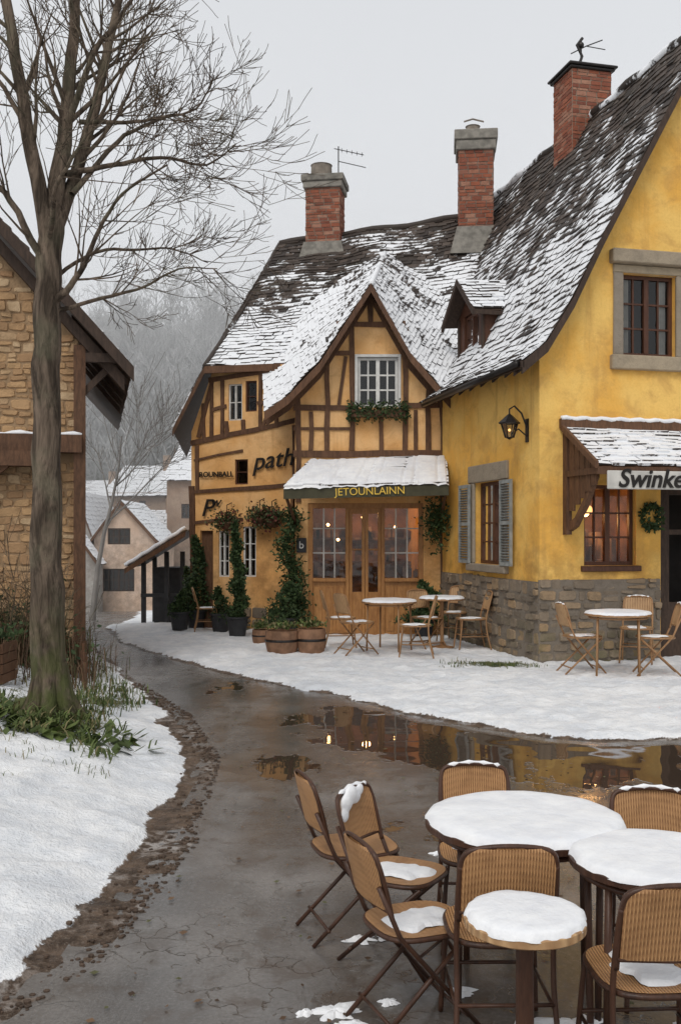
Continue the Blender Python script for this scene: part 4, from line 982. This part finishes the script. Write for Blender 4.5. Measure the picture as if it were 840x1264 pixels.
for _ in range(75):
    x=random.gauss(-2.9,.6); y=random.gauss(9.3,.5)
    if abs(x+2.74)+abs(y-9.6)<.3 or not offroad(x,y,.6): continue
    tuft(mb,x,y,14,.15,.09,.8,.010)
for _ in range(70):
    x,y=random.gauss(-2.8,.3),random.gauss(11.6,.9)
    if offroad(x,y,.35): tuft(mb,x,y,12,.17,.08,.6,.007)
for _ in range(22):
    x,y=U(-3.2,-1.8),U(7.2,8.8)
    if offroad(x,y,.5): tuft(mb,x,y,5,.10,.05,.6,.004)
for _ in range(16): tuft(mb,U(1.6,2.8),U(14.5,14.95),12,.1,.08)
mb.obj('grass_tufts',M['grass'])
mb=MB()
for _ in range(300):
    x=random.gauss(-2.8,.5); y=random.gauss(8.85,.22); 
    if not offroad(x,y,.6): continue
    z=gz(x,y); a=U(0,6.28); l=U(.10,.2); d_=V((math.cos(a),math.sin(a),U(.2,.8))).normalized(); s=d_.cross(V((0,0,1))).normalized()*l*.3; p=V((x,y,z))
    mb.face([p,p+d_*l*.5+s,p+d_*l,p+d_*l*.5-s],(U(0,1),U(0,.6),0))
mb.obj('ground_cover_leaves',M['grass'])
mb=MB()
for cx,cy,n,h in ((-4.6,12.6,700,1.0),(-3.9,12.9,500,.8),(-4.3,11.4,400,.65),(-3.6,13.6,300,.55),(-5.3,12.8,500,1.1),(-4.6,16.,400,.7),(-3.3,12.0,150,.4)):
    tuft(mb,cx,cy,n,h,.28,.45,.006)
mb.obj('dead_shrubs',M['deadbush'])
sp=[]
for cx,cy in ((-4.2,12.4),(-4.9,12.2),(-3.6,13.0),(-4.7,11.5)):
    for _ in range(9): grow(sp,V((cx+U(-.15,.15),cy+U(-.15,.15),gz(cx,cy))),V((U(-.6,.6),U(-.6,.6),1)),U(.8,1.2),.012,1,3,.05,4,(3,5))
cu=curve('shrub_twigs',sp,M['bark'],res=0); e=empty('bare_shrub'); o=bpy.data.objects.new('twigs',cu); link(o); o.parent=e
e=empty('evergreen_hedge'); leaves('hedge_leaves',[V((random.gauss(-4.5,.5),random.gauss(13.0,.25),.35+abs(random.gauss(0,.3)))) for _ in range(3000)],.07,M['leaf'],e)
e=empty('stake_fence'); mb=MB()
ff=[(-3.05,12.2),(-3.3,12.9),(-3.65,13.6),(-4.1,14.5),(-4.7,15.8)]
for i in range(22):
    t=i/21*(len(ff)-1); j=min(len(ff)-2,int(t)); x=lerp(ff[j][0],ff[j+1][0],t-j)+U(-.03,.03); y=lerp(ff[j][1],ff[j+1][1],t-j); z=gz(x,y); h=U(.3,.48)
    mb.path([(x,y,z-.1),(x+U(-.03,.03),y,z+h)],.022,6)
for i in range(len(ff)-1):
    a=V((*ff[i],gz(*ff[i])+.25)); b=V((*ff[i+1],gz(*ff[i+1])+.25)); mb.path([a,b],.014,5)
mb.obj('stakes',M['timber'],e)
e=empty('wooden_planter'); mb=MB(); x,y=-3.95,10.9; z=gz(x,y)
for k_ in range(4): mb.box((x-.5,y,z+.02+k_*.11),(.75,0,0),(0,.04,0),(0,0,.10)); mb.box((x+.26,y+.05,z+.02+k_*.11),(.04,0,0),(0,.5,0),(0,0,.10))
mb.box((x+.2,y-.03,z),(.06,0,0),(0,.03,0),(0,0,.48)); mb.obj('planks',M['timber'],e)
leaves('planter_leaves',[V((x-.15+random.gauss(0,.25),y+.25+random.gauss(0,.12),z+.5+abs(random.gauss(0,.07)))) for _ in range(800)],.07,M['leaf'],e,up=.5)
# ------------------------------------------------------------------ furniture
def superell(a,b,n,p=3.2): 
    r=[]
    for i in range(n):
        t=2*math.pi*i/n; c,s=math.cos(t),math.sin(t); r.append((a*abs(c)**(2/p)*(1 if c>=0 else -1),b*abs(s)**(2/p)*(1 if s>=0 else -1)))
    return r
def smooth_path(P,k=6):
    P=[V(p) for p in P]; n=len(P); out=[]
    for i in range(n-1):
        a=P[max(0,i-1)];b=P[i];c=P[i+1];d=P[min(n-1,i+2)]
        for j in range(k): t=j/k; out.append(.5*((2*b)+(c-a)*t+(2*a-5*b+4*c-d)*t*t+(3*b-a-3*c+d)*t**3))
    out.append(P[-1]); return out
def chair_parts(style):
    fr=MB(); r=.0115; w=.19
    for s in (-1,1):
        if style=='x':
            fr.path([(.24,s*w,0),(-.17,s*w,.47),(-.27,s*w*.98,.70)],r,8); fr.path([(-.28,s*(w-.03),0),(.19,s*(w-.03),.44)],r,8)
        else:
            fr.path(smooth_path([(-.26,s*(w+.015),0),(-.20,s*w,.25),(-.185,s*w,.46),(-.23,s*w,.66),(-.265,s*w*.97,.78)]),r,8)
            fr.path(smooth_path([(.22,s*(w+.015),0),(.185,s*w,.3),(.17,s*w*.93,.44)]),r,8)
            fr.path([(-.21,s*w,.2),(.19,s*w,.2)],r*.7,6)
    y=w*.97; hoop=[(-.205,-y,.55),(-.235,-y,.68),(-.268,-y*.99,.79),(-.285,-y*.8,.845),(-.292,0,.862),(-.285,y*.8,.845),(-.268,y*.99,.79),(-.235,y,.68),(-.205,y,.55)]
    fr.path(smooth_path(hoop,5),r,8); fr.path([(-.224,-y,.59),(-.247,0,.59),(-.224,y,.59)],r*.8,6)
    for x in ((.19,-.21) if style!='x' else (.16,-.20)): fr.path([(x,-w,.22 if style!='x' else .08),(x,w,.22 if style!='x' else .08)],r*.75,6)
    o=superell(.215,.205,36); fr.path([(x,y_,.452) for x,y_ in o],.012,8,closed=True)
    if style=='arm':
        for s in (-1,1): fr.path(smooth_path([(-.24,s*w,.68),(-.1,s*(w+.04),.69),(.1,s*(w+.045),.67),(.19,s*(w+.03),.58),(.18,s*w,.45)]),r,8)
    st_=MB(); top=[V((x,y_,.462)) for x,y_ in o]; bot=[V((x,y_,.44)) for x,y_ in o]
    for ring in range(5):
        k0,k1=ring/5,(ring+1)/5
        for i in range(36):
            j=(i+1)%36; f=lambda q,kk:V((q.x*kk,q.y*kk,.466-.012*(1-kk*kk)))
            if ring==0: st_.face([f(top[i],0),f(top[i],k1),f(top[j],k1)])
            else: st_.face([f(top[i],k0),f(top[i],k1),f(top[j],k1),f(top[j],k0)])
    st_.face(list(reversed(bot)))
    bk=MB(); n=12; zs=[.59,.63,.68,.72,.77,.81,.84,.855]
    def bp(t,z,off):
        yy=lerp(-1,1,t); lim=y-.004
        if z>.80: lim*=math.sqrt(max(0,1-((z-.80)/.062)**2))*.2+.8 if z<.85 else .74
        yv=yy*lim; xb=-.205-(z-.52)*.24-.028*(1-yy*yy); return V((xb+off,yv,z+.004*(1-yy*yy)))
    for off,fl_ in ((.007,0),(-.007,1)):
        for i in range(n):
            for j in range(len(zs)-1):
                q=[bp(i/n,zs[j],off),bp((i+1)/n,zs[j],off),bp((i+1)/n,zs[j+1],off),bp(i/n,zs[j+1],off)]
                bk.face(q if not fl_ else q[::-1])
    sn=MB(); N=40
    for ring in range(6):
        for i in range(N):
            def g(kk,i):
                a=2*math.pi*i/N; R_=.14*(1+.22*math.sin(a*2+1)+.1*math.sin(a*5)+.06*math.sin(a*9+2)); return V((.01+R_*kk*math.cos(a),R_*kk*math.sin(a),.460+.020*math.sqrt(max(0,1-kk**3))+.004*math.sin(a*3)*kk))
            q=[g(ring/6,i),g((ring+1)/6,i),g((ring+1)/6,i+1),g(ring/6,i+1)]
            sn.face(q if ring else q[:3])
    s2=MB(); hp=smooth_path(hoop[3:6],6); s2.path([p+V((0,0,.008)) for p in hp],[.003]+[.010+.004*math.sin(i*2) for i in range(len(hp)-2)]+[.003],8)
    return fr,st_,bk,sn,s2
protos={}
def chair(x,y,deg,style='n',far=False,snow=True,scale=1.,backsnow=False,tilt=0):
    key=(style,far)
    if key not in protos:
        P=chair_parts(style); mf=M['frame_far'] if far else M['frame']; mw=M['wicker_far'] if far else M['wicker']
        L=[]
        for mb_,nm,mt in zip(P,('chair_frame','seat','backrest','seat_snow','back_snow'),(mf,mw,mw,M['snow'],M['snow'])):
            ob=mb_.obj(nm,mt,None,True); L.append(ob.data); bpy.data.objects.remove(ob)
        protos[key]=L
    e=empty('bistro_chair',(x,y,gz(x,y) if not (sdist(np.array([x]),np.array([y]))[0][0]<0) else .012)); e.rotation_euler=(0,tilt,math.radians(deg)); e.scale=(scale,)*3
    for i,(me,nm) in enumerate(zip(protos[key],('chair_frame','seat','backrest','seat_snow','back_snow'))):
        if i==3 and not snow: continue
        if i==4 and not backsnow: continue
        ob=bpy.data.objects.new(nm,me); link(ob); ob.parent=e
    return e
def table(x,y,r,h,legs=4,rot=0,name='round_table',far=False,lr=.015,sn=.035,top='frame'):
    inside=sdist(np.array([x]),np.array([y]))[0][0]<0
    z=.012 if inside else gz(x,y); e=empty(name,(x,y,z)); mb=MB()
    lathe(mb,(0,0,h-.035),[(0,0),(r*.96,0),(r,.006),(r,.03),(r*.98,.035),(0,.035)],48); 
    mb.obj('table_top',M[top],e)
    mb=MB()
    if legs==1:
        lathe(mb,(0,0,0),[(.2,0),(.2,.015),(.05,.04),(.032,.06),(.03,h-.06),(.09,h-.037)],20)
    else:
        for k_ in range(legs):
            a=math.radians(rot)+2*math.pi*k_/legs; c,s=math.cos(a),math.sin(a); mb.path([(c*r*.88,s*r*.88,0),(c*r*.84,s*r*.84,h-.036)],lr,8)
        mb.path([(math.cos(t_*math.pi/12)*r*.86,math.sin(t_*math.pi/12)*r*.86,h-.06) for t_ in range(24)],.012,6,closed=True)
    mb.obj('table_legs',M['frame_far'] if far else M['frame'],e,True)
    mb=MB(); N=72; K=9; so=U(0,9)
    def g(j,i):
        a=2*math.pi*i/N; kk=j/(K-1) 
        kk=1-(1-kk)**1.6; R_=(r*1.0+.003*math.sin(a*3+so)+.002*math.sin(a*11+so)+.002*math.sin(a*19+so))
        hgt=sn*max(0,1-kk**9)**.5+.006*mn.noise(V((math.cos(a)*kk*r*6+so,math.sin(a)*kk*r*6,0))); return V((math.cos(a)*R_*kk,math.sin(a)*R_*kk,h+.001+(hgt if j<K-1 else -.004-.006*abs(math.sin(a*4+so)))))
    for j in range(K-1):
        for i in range(N):
            q=[g(j,i),g(j+1,i),g(j+1,(i+1)%N),g(j,(i+1)%N)]; mb.face(q if j else q[:3])
    o=mb.obj('table_snow',M['snow'],e,True); w_=o.modifiers.new('w','WELD'); w_.merge_threshold=.0005; return e
table(.80,4.42,.43,.745,4,214)
table(1.22,3.90,.335,.745,4,215,sn=.028)
table(.625,3.44,.205,.69,1,name='side_table',sn=.03,top='wicker_far')
chair(.07,5.10,18,'x',snow=False,scale=.93)
c2=chair(.28,4.74,-30,'x',snow=True,backsnow=True,scale=.90)
# clump of snow stuck to the folded chair's back
mb=MB()
for (y_,z_,r_) in ((-.10,.80,.055),(-.05,.83,.06),(.0,.82,.05),(-.13,.74,.04),(.05,.84,.035)):
    ball(mb,(-.262-(z_-.7)*.2,y_,z_),r_,8,(.5,.5,.5),.9)
o=mb.obj('snow_clump',M['snow'],c2,True); dm=o.modifiers.new('rm','REMESH'); dm.mode='VOXEL'; dm.voxel_size=.010; dm.use_smooth_shade=True
o.scale=(.45,1,1); o.location=(-.14,0,0)
chair(.31,4.14,22,'x',snow=True,scale=.90)
chair(.68,4.98,-92,'n',backsnow=True,scale=.93)
chair(1.40,4.40,-95,'n',backsnow=True,scale=.95)
chair(.62,4.02,91,'n',snow=False,scale=.97)
chair(1.09,3.60,93,'n',snow=True,scale=.97)
def G(px,py): d_=2500/(py-660); return (px-420)*d_/1250,d_
for px,py,deg,st_ in ((420,806,5,'n'),(440,815,30,'x'),(512,818,175,'n'),(527,806,-60,'x'),(581,808,185,'n'),(560,798,-120,'n')):
    chair(*G(px,py),deg,st_,True,True,1.12)
x,y=G(480,810); table(x,y,.45,.82,4,20,far=True,top='frame_far'); x,y=G(545,806); table(x,y,.38,.84,1,0,far=True,top='frame_far')
for px,py,deg,st_ in ((718,838,8,'x'),(808,842,172,'x'),(785,826,-110,'n')): chair(*G(px,py),deg,st_,True,True,1.12,backsnow=True)
x,y=G(762,840); table(x,y,.45,.84,4,30,far=True,top='frame_far')
chair(*G(256,785),10,'n',True,True,1.); 
def patch(x,y,r,h=.03):
    mb=MB(); N=48;K=7; so=U(0,20)
    def g(j,i):
        i=i%N; a=2*math.pi*i/N; kk=j/(K-1); R_=r*(1+.9*mn.noise(V((math.cos(a)*1.3+so,math.sin(a)*1.3,0)))+.4*mn.noise(V((math.cos(a)*4+so,math.sin(a)*4,2)))); return V((x+math.cos(a)*R_*kk*1.4,y+math.sin(a)*R_*kk,.010+h*(1-kk*kk)*(1+.6*mn.noise(V((math.cos(a)*kk*3+so,math.sin(a)*kk*3,so))))))
    for j in range(K-1):
        for i in range(N):
            q=[g(j,i),g(j+1,i),g(j+1,i+1),g(j,i+1)]; mb.face(q if j else q[:3])
    mb.obj('snow_patch',M['snow'],None,True)
for x,y,r in ((-.02,4.22,.07),(.1,4.98,.05),(.22,5.0,.04),(.95,4.1,.10),(.75,4.05,.07),(.5,4.4,.05),(1.4,4.0,.13),(.2,4.3,.03),(-.15,4.2,.03),(.05,4.1,.04),(.62,6.3,.04)): patch(x,y,r,.018)
mb=MB()
for _ in range(420):
    x,y=U(-1.6,2.2),U(3.8,12); s,l=sdist(np.array([x]),np.array([y]))
    if s[0]>-.05: continue
    a=U(0,6.28); q=U(.008,.024); mb.face([V((x+q*math.cos(a+k_*1.57)*(1 if k_%2 else .5),y+q*math.sin(a+k_*1.57),.024+U(0,.008))) for k_ in range(4)],(U(0,1),U(0,1),0))
mb.obj('fallen_leaves',M['deadbush'])
mb=MB()
for _ in range(1100):
    y=U(3.8,13.5); i=max(k_ for k_ in range(len(left)-1) if left[k_][1]<=y); t_=(y-left[i][1])/(left[i+1][1]-left[i][1]); x=lerp(left[i][0],left[i+1][0],t_)-abs(random.gauss(.05,.12))+.08
    s=U(.006,.02); ball(mb,(x,y,gz(x,y)+s*.3),s,3,(U(0,1),U(0,1),0),.6)
mb.obj('mud_clods',simple('mud_clod',(.075,.05,.035),.7,.5,20))
# ------------------------------------------------------------------ camera, light, sky
cam=bpy.data.cameras.new('camera'); co=bpy.data.objects.new('camera',cam); link(co); co.location=(0,0,2); co.rotation_euler=(math.radians(90),0,0)
cam.sensor_fit='VERTICAL'; cam.sensor_height=24; cam.sensor_width=24; cam.lens=24*1250/1264; cam.shift_y=28/1264; cam.clip_end=2000; scene.camera=co
w=bpy.data.worlds.new('World'); scene.world=w; w.use_nodes=True; nt=w.node_tree; bg=nt.nodes['Background']; out=nt.nodes['World Output']
el,az=math.radians(48),math.radians(200)
sky=nt.nodes.new('ShaderNodeTexSky'); sky.sky_type='NISHITA'; sky.sun_disc=False; sky.sun_elevation=el; sky.sun_rotation=az
hs=nt.nodes.new('ShaderNodeHueSaturation'); hs.inputs['Saturation'].default_value=.25; nt.links.new(sky.outputs[0],hs.inputs['Color']); nt.links.new(hs.outputs[0],bg.inputs[0]); bg.inputs[1].default_value=.05
b2=nt.nodes.new('ShaderNodeBackground'); tc=nt.nodes.new('ShaderNodeTexCoord'); sx=nt.nodes.new('ShaderNodeSeparateXYZ'); nt.links.new(tc.outputs['Generated'],sx.inputs[0])
rp=nt.nodes.new('ShaderNodeValToRGB'); rp.color_ramp.elements[0].position=0; rp.color_ramp.elements[0].color=(.68,.68,.685,1); rp.color_ramp.elements[1].position=.8; rp.color_ramp.elements[1].color=(.52,.535,.55,1)
nt.links.new(sx.outputs[2],rp.inputs[0]); 
nz=nt.nodes.new('ShaderNodeTexNoise'); nz.inputs['Scale'].default_value=2.2; nz.inputs['Detail'].default_value=4; nt.links.new(tc.outputs['Generated'],nz.inputs['Vector'])
mr=nt.nodes.new('ShaderNodeMapRange'); mr.inputs[3].default_value=.92; mr.inputs[4].default_value=1.08; nt.links.new(nz.outputs[0],mr.inputs[0]); nt.links.new(mr.outputs[0],b2.inputs[1])
nt.links.new(rp.outputs[0],b2.inputs[0]); ad=nt.nodes.new('ShaderNodeAddShader'); nt.links.new(bg.outputs[0],ad.inputs[0]); nt.links.new(b2.outputs[0],ad.inputs[1]); nt.links.new(ad.outputs[0],out.inputs[0])
sun=bpy.data.lights.new('sun','SUN'); sun.energy=1.3; sun.angle=math.radians(25); sun.color=(1,.96,.9); so_=bpy.data.objects.new('sun',sun); link(so_)
dv=V((math.sin(az)*math.cos(el),math.cos(az)*math.cos(el),math.sin(el))); so_.rotation_euler=dv.to_track_quat('Z','Y').to_euler()
scene.view_settings.view_transform='Standard'; scene.view_settings.look='None'; scene.view_settings.exposure=0
